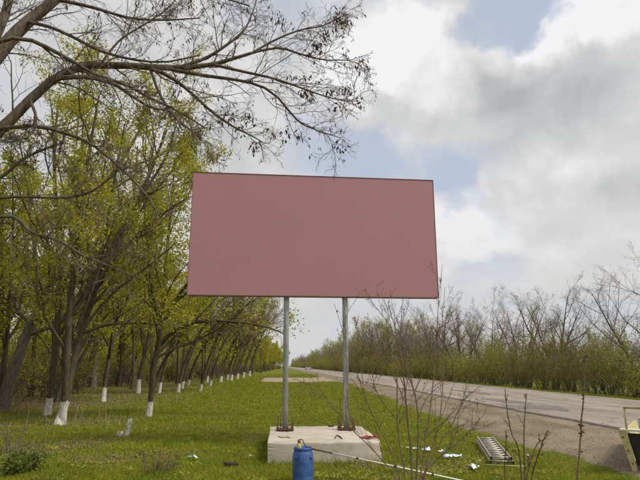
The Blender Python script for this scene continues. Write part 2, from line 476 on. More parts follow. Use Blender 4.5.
def strip(name, ys, left, right, mat, dz, nx=9, kind='structure', parent=None):
    t = np.linspace(0, 1, nx)
    X = left[:, None] * (1 - t) + right[:, None] * t; Y = np.repeat(ys[:, None], nx, 1)
    Zs = gz(X, Y) + dz; Zs[:, 0] -= .05; Zs[:, 1] -= .004
    V = np.stack([X, Y, Zs], -1).reshape(-1, 3)
    i = (np.arange(len(ys) - 1)[:, None] * nx + np.arange(nx - 1)[None]).ravel()
    o = link(name, new_mesh(name, V, [np.stack([i, i + 1, i + nx + 1, i + nx], -1)], [mat], smooth=True), parent)
    return tag(o, kind=kind) if kind else o
def jitter(ys, amp, seed):
    r = np.random.default_rng(seed); out = np.zeros(len(ys))
    for k, f in ((1, .25), (.7, .6), (.5, 1.4), (.35, 3.1), (.25, 6.3)):
        out += k * np.sin(ys * f + r.random() * 6.3)
    return out * amp + r.normal(0, amp * .25, len(ys))
ysr = np.concatenate([np.arange(-20, 40, .2), np.arange(40, 120, .6), np.arange(120, 1500, 12)])
SH_L = 5.55 + jitter(ysr, .16, 3) + .9 * sst(ysr, 25, 45) - 1.8 * np.exp(-((ysr - 73) / 9) ** 2)
tag(strip('gravel_shoulder', ysr, SH_L, np.full(len(ysr), 8.75), 'gravel', .012, 13), kind='structure')
rl = ROAD0 + jitter(ysr, .045, 5); rr = np.full(len(ysr), ROAD1) + jitter(ysr, .04, 6)
road = strip('road', ysr, rl, rr, 'asphalt', 0, 5)
rv = road.data; co = np.empty(len(rv.vertices) * 3, np.float32); rv.vertices.foreach_get('co', co); co = co.reshape(-1, 3); co[:, 2] = ROAD_Z + .035; rv.vertices.foreach_set('co', co.ravel()); rv.update()
# broken asphalt lip on the shoulder side, and a tar patch
N = len(ysr)
lip = np.stack([np.stack([rl - .15 - .10 * np.random.default_rng(8).random(N), ysr, gz(rl - .18, ysr) + .016], -1), np.stack([rl, ysr, np.full(N, ROAD_Z + .034)], -1)], 1).reshape(-1, 3)
i = np.arange(N - 1) * 2
link('road_edge', new_mesh('road_edge', lip, [np.stack([i, i + 1, i + 3, i + 2], -1)], ['asphalt_edge']), road)
def patch(name, cx, cy, rx, ry, seed, z, mat, parent):
    r = np.random.default_rng(seed); a = np.linspace(0, 2 * np.pi, 28, endpoint=False)
    k = 1 + .25 * np.sin(a * 2 + r.random() * 6) + .15 * np.sin(a * 5 + r.random() * 6) + r.normal(0, .05, 28)
    V = np.stack([cx + rx * k * np.cos(a), cy + ry * k * np.sin(a), np.full(28, z)], -1)
    V = np.vstack([[cx, cy, z], V]); j = np.arange(28)
    return link(name, new_mesh(name, V, [np.stack([0 * j, 1 + j, 1 + (j + 1) % 28], -1)], [mat]), parent)
for q, (x, y, px, py) in enumerate([(530, 407, .8, 1.6), (548, 408, .5, 1.1), (505, 401, .4, 2.2), (470, 392, .5, 2.5)]):
    p = at_z(x, y, ROAD_Z + .035); patch('tar_patch', p[0], p[1], px, py, 20 + q, ROAD_Z + .039 + .003 * q, 'tar', road)
# dirt track that leaves the shoulder towards the trees
tx = np.arange(-2.2, 6.6, .3); ty0 = 64 + jitter(tx, .5, 11) + 2.5 * sst(-tx, -3, 2); ty1 = 87 + jitter(tx, .5, 12) - 2.5 * sst(-tx, -3, 2)
t = np.linspace(0, 1, 6); X = np.repeat(tx[:, None], 6, 1); Y = ty0[:, None] * (1 - t) + ty1[:, None] * t
i = (np.arange(len(tx) - 1)[:, None] * 6 + np.arange(5)[None]).ravel()
tag(link('dirt_track', new_mesh('dirt_track', np.stack([X, Y, gz(X, Y) + .02], -1).reshape(-1, 3), [np.stack([i, i + 6, i + 7, i + 1], -1)], ['dry_dirt'])), kind='structure')

# ------------------------------------------------------------------ grass, litter, pebbles (nobody could count them)
def in_slab(x, y, pad=0.0):
    return (x > -.2 - pad) & (x < 2.03 + pad) & (y > 11.2 - pad) & (y < 14.2 + pad)
def field(x, y, s, seed):
    r = np.random.default_rng(seed); v = np.zeros_like(x)
    for k in range(7):
        a = r.random() * 6.28; f = s * (1.0 + .55 * k)
        v += np.sin((x * np.cos(a) + y * np.sin(a)) * f + r.random() * 6.28 + 1.2 * np.sin(x * f * .37 + y * f * .29 + k)) / (1 + .3 * k)
    return v / 3.2
def scatter_polar(n, d0, d1, rng, wide=.72):
    d = d0 * (d1 / d0) ** rng.random(n)                   # density falls off with distance
    a = YAW + (rng.random(n) * 2 - 1) * wide
    return d * np.sin(a), d * np.cos(a)
def brownness(x, y):
    b = field(x, y, 1.0, 91) + .25 * field(x, y, 3.1, 92)
    b = b - .20 + .12 * sst(-x, 0, 4) + .35 * field(x, y, 7.0, 93) + .60 * sst(-x, 4.5, 9)
    for (px, py, rx, ry) in ((40, 452, 1.2, .8), (75, 447, .9, .6), (108, 462, .7, .4), (80, 425, .8, .7), (20, 405, 2.5, 2.5), (100, 425, 1.2, 1.0)):
        c = at_z(px, py); b = b + 1.6 * np.exp(-((x - c[0]) / rx) ** 2 - ((y - c[1]) / ry) ** 2)
    return b
rng = np.random.default_rng(21)
x, y = scatter_polar(900000, 6.5, 120.0, rng)
shl = np.interp(y, ysr, SH_L)
br = brownness(x, y)
edge = np.clip((shl - x) / .5, 0, 1)
keep = (x < shl + np.where(rng.random(len(x)) < .25, rng.exponential(.35, len(x)) * (field(x, y, 3.0, 41) + .6), rng.normal(0, .08, len(x)))) & ~in_slab(x, y) & (rng.random(len(x)) > np.clip(br, 0, .93)) & ~((np.abs(y - 75) < 9) & (x > -2))
x, y, edge, br = x[keep], y[keep], edge[keep], br[keep]
n = len(x); d = np.hypot(x, y)
lush = .6 + .55 * (field(x, y, 1.7, 33) + 1) * .5 + .25 * field(x, y, 5.0, 34)
h = (.022 + .058 * rng.random(n) ** 2.0) * np.clip(lush, .35, 1.4) * (.45 + .55 * edge) * (1 + d * .008)
tuft = (field(x, y, 9.0, 36) + .5 * field(x, y, 2.2, 37)) > .62; h[tuft] *= 1.9
near_slab = in_slab(x, y, .16); h[near_slab] *= 1.3 + 1.3 * rng.random(near_slab.sum())
wd = np.maximum(.004, d * .00055) * (.7 + .7 * rng.random(n))
az = rng.random(n) * 6.283; tilt = rng.normal(0, .8, (n, 2))
P0 = np.stack([x, y, gz(x, y) - .015], -1)
W = np.stack([np.cos(az), np.sin(az), 0 * az], -1) * wd[:, None]
tip = P0 + np.stack([tilt[:, 0] * h, tilt[:, 1] * h, h + .012], -1)
V = np.stack([P0 - W, P0 + W, tip], 1).reshape(-1, 3)
tag(link('grass', new_mesh('grass', V, [np.arange(n * 3).reshape(-1, 3)], ['grass_blade'])), 'short green spring grass on the verge around the billboard', 'grass', kind='stuff')
# far verge beyond the road
x = 16.15 + 3.2 * rng.random(60000) ** 1.4; y = 18 * (150 / 18) ** rng.random(60000); n = len(x)
h = (.06 + .10 * rng.random(n)); wd = .012 + y * .0006; az = rng.random(n) * 6.283
P0 = np.stack([x, y, gz(x, y) - .03], -1); W = np.stack([np.cos(az), np.sin(az), 0 * az], -1) * wd[:, None]
V = np.stack([P0 - W, P0 + W, P0 + np.stack([rng.normal(0, .04, n), rng.normal(0, .04, n), h], -1)], 1).reshape(-1, 3)
tag(link('verge_grass', new_mesh('verge_grass', V, [np.arange(n * 3).reshape(-1, 3)], ['grass_blade'])), 'strip of grass along the far side of the road', 'grass', kind='stuff')
# dead leaves
x, y = scatter_polar(240000, 6.5, 60.0, rng)
br = brownness(x, y); keep = (rng.random(len(x)) < np.clip(br * .9, .035, 1)) & (x < np.interp(y, ysr, SH_L) - .3) & ~in_slab(x, y, .03)
x, y = x[keep], y[keep]; n = len(x)
C = np.stack([x, y, gz(x, y) + .004 + .03 * rng.random(n)], -1)
dd = norm(np.stack([rng.normal(0, 1, n), rng.normal(0, 1, n), rng.normal(0, .35, n)], -1)); ss = norm(np.cross(dd, np.array([0, 0, 1.0]) + rng.normal(0, .35, (n, 3))))
sz = (.012 + .022 * rng.random(n))[:, None]
V = np.stack([C - dd * sz, C + ss * sz * .6, C + dd * sz, C - ss * sz * .6], 1).reshape(-1, 3)
tag(link('leaf_litter', new_mesh('leaf_litter', V, [np.arange(n * 4).reshape(-1, 4)], ['dead_leaf'])), 'brown dead leaves lying in the grass under the trees', 'leaf litter', kind='stuff')
# low broad-leaved weeds between the blades
x, y = scatter_polar(90000, 6.5, 30.0, rng)
fl = field(x, y, 2.3, 71) + .4 * field(x, y, 6.0, 72)
keep = (fl > .35) & (x < np.interp(y, ysr, SH_L) - .2) & ~in_slab(x, y, .03); x, y = x[keep], y[keep]; n = len(x)
C = np.stack([x, y, gz(x, y) + .008 + .035 * rng.random(n)], -1)
dd = norm(np.stack([rng.normal(0, 1, n), rng.normal(0, 1, n), np.abs(rng.normal(0, .5, n))], -1)); ss = norm(np.cross(dd, np.array([0, 0, 1.0]) + rng.normal(0, .3, (n, 3))))
sz = (.014 + .022 * rng.random(n))[:, None]
V = np.stack([C, C + dd * sz + ss * sz * .55, C + dd * sz * 2, C + dd * sz - ss * sz * .55], 1).reshape(-1, 3)
tag(link('ground_weeds', new_mesh('ground_weeds', V, [np.arange(n * 4).reshape(-1, 4)], ['shrub_leaf'])), 'low broad-leaved weeds scattered through the verge grass', 'weeds', kind='stuff')
# dry stalks standing under the trees
n = 520; x = -4.5 - 9 * rng.random(n) ** 1.2; y = 15 + 30 * rng.random(n) ** 1.3
keep = field(x, y, 1.1, 81) > -.15; x, y = x[keep], y[keep]; n = len(x)
h = .25 + .75 * rng.random(n) ** 2; az = rng.random(n) * 6.283; wd = .0028 + .00006 * y
P0 = np.stack([x, y, gz(x, y) - .02], -1); W = np.stack([np.cos(az), np.sin(az), 0 * az], -1) * wd[:, None]
mid = P0 + np.stack([rng.normal(0, .10, n) * h, rng.normal(0, .10, n) * h, h * .55], -1); tp_ = mid + np.stack([rng.normal(0, .22, n) * h, rng.normal(0, .22, n) * h, h * .45], -1)
V = np.stack([P0 - W, P0 + W, mid + W * .7, mid - W * .7, tp_], 1).reshape(-1, 3); q5 = np.arange(n)[:, None] * 5
tag(link('dry_stalks', new_mesh('dry_stalks', V, [q5 + np.array([[3, 2, 4]]), q5 + np.array([[0, 1, 2, 3]])], ['straw'])), 'thin pale dry stalks standing among the left trunks', 'dry grass', kind='stuff')
# pebbles
x, y = scatter_polar(60000, 7.0, 45.0, rng)
keep = (x > np.interp(y, ysr, SH_L) - .15) & (x < 8.5); x, y = x[keep], y[keep]
x2 = 5.6 + 2.9 * rng.random(5000); y2 = 6 * (40 / 6) ** rng.random(5000); x = np.concatenate([x, x2]); y = np.concatenate([y, y2]); n = len(x)
s = .004 + .011 * rng.random(n) ** 3
OV = np.array([[1, 0, 0], [0, 1, 0], [-1, 0, 0], [0, -1, 0], [0, 0, .7], [0, 0, -.7]]); OF = np.array([[0, 1, 4], [1, 2, 4], [2, 3, 4], [3, 0, 4], [1, 0, 5], [2, 1, 5], [3, 2, 5], [0, 3, 5]])
a = rng.random(n) * 6.283; ca, sa = np.cos(a), np.sin(a)
V = OV[None] * s[:, None, None] * (.6 + .8 * rng.random((n, 6, 1)))
V = np.stack([V[..., 0] * ca[:, None] - V[..., 1] * sa[:, None], V[..., 0] * sa[:, None] + V[..., 1] * ca[:, None], V[..., 2]], -1) + np.stack([x, y, gz(x, y) + .014], -1)[:, None]
tag(link('pebbles', new_mesh('pebbles', V.reshape(-1, 3), [(OF[None] + np.arange(n)[:, None, None] * 6).reshape(-1, 3)], ['gravel'])), 'loose pebbles strewn over the gravel shoulder', 'gravel', kind='stuff')

# ------------------------------------------------------------------ trees
def finish_tree(root, stems, rads, rng, white=None, limbs=10, limb_len=.42, limb_t0=.3, ang=48, twigs=(7, 6), leaf_n=5, leaf_size=.075,
                bark_m='bark_dark', twig_m='twig', leaf_m='spring_leaf', up=.10, extra=None, leaf_spread=.07, sides=9, lev3=True):
    """stems: list of [K,3] smooth stem curves in local space; rads: list of [K]. Builds trunk, crown and whitewash children."""
    g = Geo(); P1 = []; R1 = []
    S = np.stack(stems); R = np.stack(rads)
    V, f = tubes(S, R, sides); g.add(V, f)
    Ls = np.linalg.norm(np.diff(S, axis=1), axis=2).sum(1)
    s, d_, l, r = spawn(S, R, Ls, limbs, limb_t0, .98, ang, limb_len, rng, .55, .012, .15)
    P, Rr = grow(s, d_, l, r, r * .25, 7, rng, .13, up)
    V, f = tubes(P, Rr, 5); g.add(V, f)
    if extra is not None:                                  # hand-placed limbs
        for (pts, rr) in extra:
            V, f = tubes(pts[None], rr[None], 6); g.add(V, f)
            P = np.concatenate([P, resample(pts, 7)[None]]); Rr = np.concatenate([Rr, np.interp(np.linspace(0, 1, 7), np.linspace(0, 1, len(rr)), rr)[None]])
            l = np.concatenate([l, [np.linalg.norm(np.diff(pts, axis=0), axis=1).sum()]])
    link('trunk', g.mesh('trunk', [bark_m], True), root)
    c = Geo()
    s, d_, l2, r = spawn(P, Rr, l, twigs[0], .15, 1.0, 42, .45, rng, .6, .006, .1)
    P2, R2 = grow(s, d_, l2, r, r * .3, 5, rng, .16, up * .7)
    V, f = tubes(P2, R2, 3); c.add(V, f, 0)
    last = P2
    if lev3:
        s, d_, l3, r = spawn(P2, R2, l2, twigs[1], .15, 1.0, 42, .55, rng, .6, .004, .08)
        P3, R3 = grow(s, d_, l3, r, r * .35, 4, rng, .18, up * .5)
        V, f = tubes(P3, R3, 3); c.add(V, f, 0)
        last = P3
    if leaf_n:
        V, f = leaves_at(last, leaf_n, leaf_size, rng, .15, leaf_spread); c.add(V, f, 1)
        V, f = leaves_at(P2, max(1, leaf_n // 2), leaf_size, rng, .4, leaf_spread); c.add(V, f, 1)
    tag(link('crown', c.mesh('crown', [twig_m, leaf_m]), root), kind='stuff')
    if white:
        for q, (st, rd) in enumerate(zip(stems, rads)):
            hgt = white[q] if q < len(white) else 0
            if not hgt: continue
            z0 = st[0, 2]; tt = np.linspace(0, 1, 60); cur = resample(st, 60); rr = np.interp(tt, np.linspace(0, 1, len(rd)), rd)
            k = max(4, int(np.argmax(cur[:, 2] > hgt))) if cur[:, 2].max() > hgt else 10
            seg = resample(cur[:k + 1], 7); sr = np.interp(np.linspace(0, 1, 7), np.linspace(0, 1, k + 1), rr[:k + 1]) * 1.02 + .003
            V, f = tubes(seg[None], sr[None], 14); V = V.reshape(7, 14, 3)
            V[-1, :, 2] += rng.normal(0, .03, 14); V[-1] = V[-1] * .98 + seg[-1] * .02
            link('whitewash_band', new_mesh('whitewash_band', V.reshape(-1, 3), [f], ['whitewash'], smooth=True), root)

def px_tree(label, base, stems, group=None, white_py=None, Y=None, seed=1, cat='tree', name='tree', drift=.6, extra_px=(), **kw):
    """a tree traced from the photograph; its distance comes from where its base meets the ground"""
    r = np.random.default_rng(seed)
    b = at_z(*base) if Y is None else at_y(base[0], base[1], Y)
    Yb = b[1]; z0 = float(gz(b[0], Yb))
    root = thing(name, label, cat, (b[0], Yb, z0), 0, group)
    org = np.array([b[0], Yb, z0]); sc = Yb / F
    def curve(st, K, drift_, y0=0.0):
        W = np.array([list(at_y(px, py, Yb) - org) + [wpx * sc * .5] for (px, py, wpx) in st])
        W[:, 1] = np.linspace(y0, y0 + drift_, len(W))
        C = resample(W, K)
        C[:, 3] = np.maximum(C[:, 3], .01)
        return C[:, :3], C[:, 3]
    SS, RR, wh = [], [], []
    for q, st in enumerate(stems):
        c_, rr = curve(st, 14, r.normal(0, drift), 0.12 * q)
        c_[0, 2] = -.12; rr[0] *= 1.3
        SS.append(c_); RR.append(rr)
        if white_py and q < len(white_py) and white_py[q]:
            wh.append(at_y(st[0][0], white_py[q], Yb)[2] - z0)
        else: wh.append(0)
    ex = [curve(e, 8, r.normal(0, drift * .5)) for e in extra_px]
    finish_tree(root, SS, RR, r, wh if any(wh) else None, extra=ex or None, **kw)
    return root

ROW = 'whitewashed trees in the row along the verge'
px_tree('nearest row tree, twin stems leaning right, both bases whitewashed together', (58, 427),
        [[(57, 427, 7.5), (63, 402, 7), (72, 350, 6.5), (84, 300, 6), (112, 235, 5), (140, 170, 4), (160, 115, 2)],
         [(61, 421, 6), (68, 380, 6.5), (75, 320, 6), (84, 260, 5), (96, 190, 4), (112, 115, 1.8)]], ROW, (402, 401), seed=3, limbs=13, leaf_n=20, leaf_size=.085, leaf_spread=.11,
        extra_px=[[(84, 300, 3.5), (120, 250, 3.5), (160, 215, 2.6), (188, 196, 1.5)], [(88, 290, 3.5), (130, 215, 3), (166, 160, 2.4), (176, 130, 1.2)],
                  [(76, 330, 3.5), (100, 268, 3.2), (112, 200, 2.6), (126, 125, 1.2)], [(92, 280, 3), (122, 240, 3), (146, 185, 2.4), (156, 135, 1.2)],
                  [(72, 345, 3), (108, 300, 2.6), (146, 272, 2), (176, 250, 1.2)]])
px_tree('slim dark tree with a whitewashed foot just left of the twin-stemmed tree', (47, 416),
        [[(47, 416, 6), (51, 395, 6), (57, 345, 6), (61, 290, 5.5), (60, 225, 4.5), (57, 160, 3), (62, 105, 1.5)]], ROW, (399,), seed=4, limbs=13, leaf_n=20, leaf_size=.085, leaf_spread=.11,
        extra_px=[[(61, 290, 4), (78, 250, 3.5), (80, 180, 3), (84, 120, 1.5)]])
px_tree('thick grey trunk leaning right at the left edge of the picture', (0, 412),
        [[(-1, 412, 12), (12, 378, 10.5), (30, 330, 9), (52, 288, 7.5), (75, 240, 7), (108, 190, 5), (145, 130, 2.5)]], None, None, seed=5, limbs=13, leaf_n=20, leaf_size=.085, leaf_spread=.11,
        bark_m='bark_pale', extra_px=[[(32, 326, 4), (22, 314, 3.5), (16, 300, 3), (15, 260, 2)], [(40, 305, 4), (36, 260, 4), (30, 200, 3), (20, 140, 1.5)]])
px_tree('slender whitewashed tree between the twin-stemmed tree and the unpainted pair', (103, 402),
        [[(103, 402, 4.25), (105, 380, 4.25), (110, 345, 4.25), (116, 310, 3.82), (126, 260, 2.98), (140, 190, 1.7)]], ROW, (389,), seed=6, limbs=12, leaf_n=16, leaf_size=.105, leaf_spread=.13)
px_tree('unpainted pale trunk forking behind the slender whitewashed tree', (93, 387),
        [[(93, 387, 6), (95, 365, 6), (98, 345, 6), (104, 320, 5), (102, 270, 4), (98, 180, 2)]], None, None, seed=7, limbs=12, bark_m='bark_pale', leaf_n=16, leaf_size=.105, leaf_spread=.13)
px_tree('unpainted dark straight trunk behind the row, right of the pale trunk', (118, 385),
        [[(118, 385, 5), (120, 360, 5), (125, 325, 5), (128, 290, 4), (134, 230, 3), (140, 150, 1.5)]], None, None, seed=8, limbs=12, leaf_n=16, leaf_size=.105, leaf_spread=.13)
px_tree('dark leaning tree with a stubby whitewashed base behind the arching tree', (138, 393),
        [[(138, 393, 4.18), (140, 375, 3.83), (146, 352, 3.48), (151, 330, 3.14), (154, 290, 2.44), (165, 230, 1.39)]], ROW, (381,), seed=9, limbs=12, leaf_n=16, leaf_size=.105, leaf_spread=.13)
px_tree('arching whitewashed tree standing nearest the billboard, forked, limb bending right', (148, 417),
        [[(148, 417, 5.52), (152, 395, 5.52), (155, 365, 5.52), (160, 345, 4.67), (164, 315, 3.82), (168, 270, 3.4), (174, 210, 2.55), (178, 165, 1.27)]], ROW, (403,), seed=10, limbs=12, leaf_n=16, leaf_size=.105, leaf_spread=.13,
        extra_px=[[(160, 345, 4.5), (172, 333, 4.5), (190, 323, 4), (225, 321, 3), (262, 326, 2), (284, 334, 1)],
                  [(163, 325, 4), (176, 300, 3.5), (200, 270, 2.5), (222, 245, 1.2)], [(162, 330, 4), (152, 290, 3.5), (146, 230, 2.6), (140, 165, 1.4)]])
px_tree('thin whitewashed tree leaning right just behind the arching forked tree', (159, 393),
        [[(159, 393, 2.79), (163, 372, 2.79), (170, 348, 2.65), (180, 322, 2.23), (195, 290, 1.74), (212, 250, 0.836)]], ROW, (384,), seed=11, limbs=12, leaf_n=16, leaf_size=.105, leaf_spread=.13)
px_tree('leaning whitewashed tree, leftmost of the close trio beyond the arching tree', (178, 392),
        [[(178, 392, 2.79), (181, 375, 2.79), (188, 355, 2.51), (200, 332, 2.23), (220, 312, 1.81), (248, 300, 0.836)]], ROW, (384,), seed=12, limbs=14, limb_t0=.42, limb_len=.55, leaf_n=6, leaf_size=.10, leaf_m='olive_leaf')
px_tree('leaning whitewashed tree, middle of the close trio beyond the arching tree', (182, 389),
        [[(182, 389, 2.44), (185, 373, 2.44), (192, 350, 2.23), (204, 325, 1.95), (218, 300, 1.39), (238, 270, 0.697)]], ROW, (382,), seed=13, limbs=14, limb_t0=.42, limb_len=.55, leaf_n=6, leaf_size=.10, leaf_m='olive_leaf')
px_tree('leaning whitewashed tree, rightmost of the close trio, bending over in an arch', (188, 386),
        [[(188, 386, 2.44), (192, 370, 2.44), (201, 350, 2.09), (214, 334, 1.81), (236, 322, 1.39), (262, 322, 0.697)]], ROW, (380,), seed=14, limbs=14, limb_t0=.42, limb_len=.55, leaf_n=6, leaf_size=.10, leaf_m='olive_leaf')
px_tree('whitewashed tree with strong slant, alone right of the close trio', (200, 391),
        [[(200, 391, 2.51), (204, 376, 2.51), (211, 354, 2.23), (221, 334, 1.95), (238, 312, 1.39), (258, 300, 0.697)]], ROW, (384,), seed=15, limbs=14, limb_t0=.42, limb_len=.55, leaf_n=6, leaf_size=.10, leaf_m='olive_leaf')
px_tree('whitewashed tree behind the strongly slanting one, nearer of its pair', (210, 386.5),
        [[(210, 386.5, 2.09), (213, 374, 2.09), (219, 355, 1.81), (227, 338, 1.53), (244, 318, 1.11), (262, 312, .9)]], ROW, (380,), seed=16, limbs=14, limb_t0=.42, limb_len=.55, leaf_n=6, leaf_size=.10, leaf_m='olive_leaf')
px_tree('whitewashed tree behind the strongly slanting one, farther of its pair', (207, 383),
        [[(207, 383, 1.81), (209, 370, 1.81), (214, 352, 1.53), (222, 334, 1.26), (234, 312, 0.697)]], ROW, (377,), seed=17, limbs=14, limb_t0=.42, limb_len=.55, leaf_n=6, leaf_size=.10, leaf_m='olive_leaf')
for q, (bx_, by_) in enumerate([(220.5, 382), (227, 380), (231, 380.5), (237, 379), (243, 378), (249, 376.5)]):
    px_tree('small far whitewashed tree near the end of the leaning row', (bx_, by_),
            [[(bx_, by_, 2.4), (bx_ + 3, by_ - 14, 2.2), (bx_ + 8, by_ - 28, 1.8), (bx_ + 16, by_ - 46, 1.4), (bx_ + 28, by_ - 62, .7)]],
            ROW, (by_ - 5,), seed=30 + q, limbs=13, limb_t0=.40, limb_len=.75, leaf_n=4, twigs=(6, 4), leaf_size=.15, sides=6, leaf_m='olive_leaf')

# cut stump, whitewashed, with a short leaning stub
b = at_z(125, 438); st = thing('tree_stump', 'low cut stump painted white with a short leaning stub', 'stump', (b[0], b[1], float(gz(b[0], b[1]))))
r = np.random.default_rng(77)
def stump_part(name, pts, rad, mat, top_jag=.02):
    P = resample(np.array(pts), 6); V, f = tubes(P[None], np.array(rad)[None], 12); V = V.reshape(6, 12, 3); V += r.normal(0, .006, V.shape); V[-1, :, 2] += r.normal(0, top_jag, 12)
    V = np.vstack([V.reshape(-1, 3), V[-1].mean(0)]); j = np.arange(12)
    return link(name, new_mesh(name, V, [np.stack([60 + j, 60 + (j + 1) % 12, 0 * j + 72], -1), f], [mat], smooth=False), st)
stump_part('root_stump', [(-.13, 0, -.06), (-.13, 0, .03), (-.135, 0, .10)], [.12, .105, .095, .09, .088, .085], 'whitewash')
stump_part('leaning_stub', [(.02, .02, -.05), (.06, .02, .18), (.10, .02, .40)], [.065, .06, .055, .052, .05, .048], 'whitewash')

# prototypes copied through the woods
def proto(name, label, group, seed, height, lean, r0, stems=1, **kw):
    r = np.random.default_rng(seed); root = thing(name, label, 'tree', (0, 0, 0), 0, group)
    SS, RR = [], []
    for q in range(stems):
        a = r.random() * 6.28; sp = .12 * (stems > 1)
        dx, dy = lean + r.normal(0, .10), r.normal(0, .08)
        if stems > 1: dx += (.35 if stems < 3 else .62) * math.cos(q * 6.283 / stems + .5); dy += (.35 if stems < 3 else .62) * math.sin(q * 6.283 / stems + .5)
        hh = height * (1 - .15 * r.random() * (q > 0))
        t = np.linspace(0, 1, 14)
        bend = r.normal(0, .25, (4, 2))
        wob = np.stack([np.interp(t, np.linspace(0, 1, 4), np.cumsum(bend[:, k]) * .35) for k in range(2)], -1); wob[0] = 0
        c_ = np.stack([sp * math.cos(q * 2.2) + dx * hh * t ** 1.25 * .6 + wob[:, 0], sp * math.sin(q * 2.2) + dy * hh * t ** 1.25 * .6 + wob[:, 1], hh * (t * .97)], -1)
        c_[0, 2] = -.2
        SS.append(c_); RR.append(r0 * (1 - .2 * (q > 0)) * (1 - t * .88)); RR[-1][0] *= 1.25
    finish_tree(root, SS, RR, r, **kw)
    return root
used = set()
def plant(src, x, y, rotz=0.0, s=1.0, sz=None, label=None, group=None, mirror=False):
    sc = (s, -s if mirror else s, sz or s); loc = (x, y, float(gz(x, y)))
    if src.name not in used:
        used.add(src.name); src.location = loc; src.rotation_euler = (0, 0, rotz); src.scale = sc
        if label: src['label'] = label
        if group: src['group'] = group
        return src
    return copy_thing(src, loc, rotz, sc, label, group)

GW = 'leafy trees in the wood behind the row'
LW = 'slender yellow-green tree deep in the wood behind the whitewashed row'
LW2 = 'olive-leaved straight tree deep in the wood behind the whitewashed row'
wood = [proto('woodland_tree', LW, GW, 101, 10.5, .10, .13, 1, limbs=16, leaf_n=13, leaf_size=.12, leaf_spread=.14, limb_t0=.22, limb_len=.30, twigs=(7, 5), sides=7),
        proto('woodland_tree', LW, GW, 102, 9.5, .22, .12, 2, limbs=11, leaf_n=13, leaf_size=.12, leaf_spread=.14, limb_t0=.22, limb_len=.32, twigs=(6, 5), sides=7),
        proto('woodland_tree', LW2, GW + ', olive', 103, 11.0, .05, .15, 1, limbs=16, leaf_n=13, leaf_size=.12, leaf_spread=.14, limb_t0=.30, limb_len=.30, twigs=(7, 5), leaf_m='olive_leaf', sides=7),
        proto('woodland_tree', LW, GW, 104, 8.5, .30, .10, 1, limbs=15, leaf_n=13, leaf_size=.12, leaf_spread=.14, limb_t0=.20, limb_len=.36, twigs=(7, 5), sides=7)]
def shrub(name, label, group, seed, height, n_st, leaf_m, leaf_n, leaf_size, spread=.45, twig_m='twig', cat='shrub', up=.12, k2=6, k3=4):
    r = np.random.default_rng(seed); root = thing(name, label, cat, (0, 0, 0), 0, group)
    a = r.random(n_st) * 6.283; q = r.random(n_st)
    S = np.stack([.25 * q * np.cos(a), .25 * q * np.sin(a), -.05 + 0 * a], -1)
    D = np.stack([spread * np.cos(a) * (.4 + q), spread * np.sin(a) * (.4 + q), np.ones(n_st)], -1)
    L = height * (.65 + .4 * r.random(n_st)); r0 = .012 + .012 * r.random(n_st) * height / 2
    P, R = grow(S, D, L, r0, r0 * .25, 7, r, .12, up)
    V, f = tubes(P, R, 4); g = Geo(); g.add(V, f)
    tag(link('stems', g.mesh('stems', [twig_m]), root), kind='stuff')
    c = Geo()
    s, d_, l2, rr = spawn(P, R, L, k2, .15, 1.0, 45, .42, r, .55, .004, .1)
    P2, R2 = grow(s, d_, l2, rr, rr * .3, 4, r, .16, .05); V, f = tubes(P2, R2, 3); c.add(V, f, 0)
    s, d_, l3, rr = spawn(P2, R2, l2, k3, .1, 1.0, 45, .5, r, .55, .003, .05)
    P3, R3 = grow(s, d_, l3, rr, rr * .4, 3, r, .16, .02); V, f = tubes(P3, R3, 3); c.add(V, f, 0)
    if leaf_n:
        V, f = leaves_at(P3, leaf_n, leaf_size, r, .05, .06); c.add(V, f, 1)
        V, f = leaves_at(P2, leaf_n, leaf_size, r, .2, .06); c.add(V, f, 1)
    tag(link('foliage', c.mesh('foliage', [twig_m, leaf_m]), root), kind='stuff')
    return root
GU = 'undergrowth between the trunks of the wood'
LU = 'olive-leaved bush among the trunks of the wood'
LU2 = 'brown twiggy bush with few leaves among the trunks of the wood'
LU3 = 'yellow-green bush among the trunks of the wood'
under = [shrub('undergrowth_bush', LU, GU, 201, 2.3, 14, 'olive_leaf', 4, .10),
         shrub('undergrowth_bush', LU2, GU + ', brown', 202, 1.8, 16, 'brown_bud', 3, .08, .6),
         shrub('undergrowth_bush', LU3, GU + ', yellow-green', 203, 2.8, 14, 'spring_leaf', 3, .10)]
rng = np.random.default_rng(55)
row_line = [(-9.0, 16), (-9.2, 30), (-10.2, 40), (-9.6, 55), (-8.4, 70), (-6.0, 100), (-3.0, 150), (2, 300), (4, 420)]
def col_px(x, y):
    P = np.array([x, y, -CAM_H]); return 320 + F * (P @ CR) / (P @ CF)
def blocks_view(x, y):                                     # keeps the two unpainted trunks in sight
    c = col_px(x, y); return (84 < c < 128 and y < 50) or (-20 < c < 20 and y < 24)
def row_x(y): return float(np.interp(y, [p[1] for p in row_line], [p[0] for p in row_line]))
cnt = 0
for lane, off in enumerate((2.0, 5.0, 8.5, 12.5, 17.0, 22.0)):
    y = 17.0 + 5 * rng.random() + lane * 2.5
    while y < 420:
        x = row_x(y) - off + rng.normal(0, .6)
        if abs(x / y - math.tan(YAW)) < .80 and not blocks_view(x, y):
            plant(wood[rng.integers(0, 4)], x, y, rng.normal(0, .35), .85 + .35 * rng.random(), mirror=rng.random() < .5); cnt += 1
        y += (2.8 + .05 * y + lane * .7) * (.7 + .6 * rng.random())
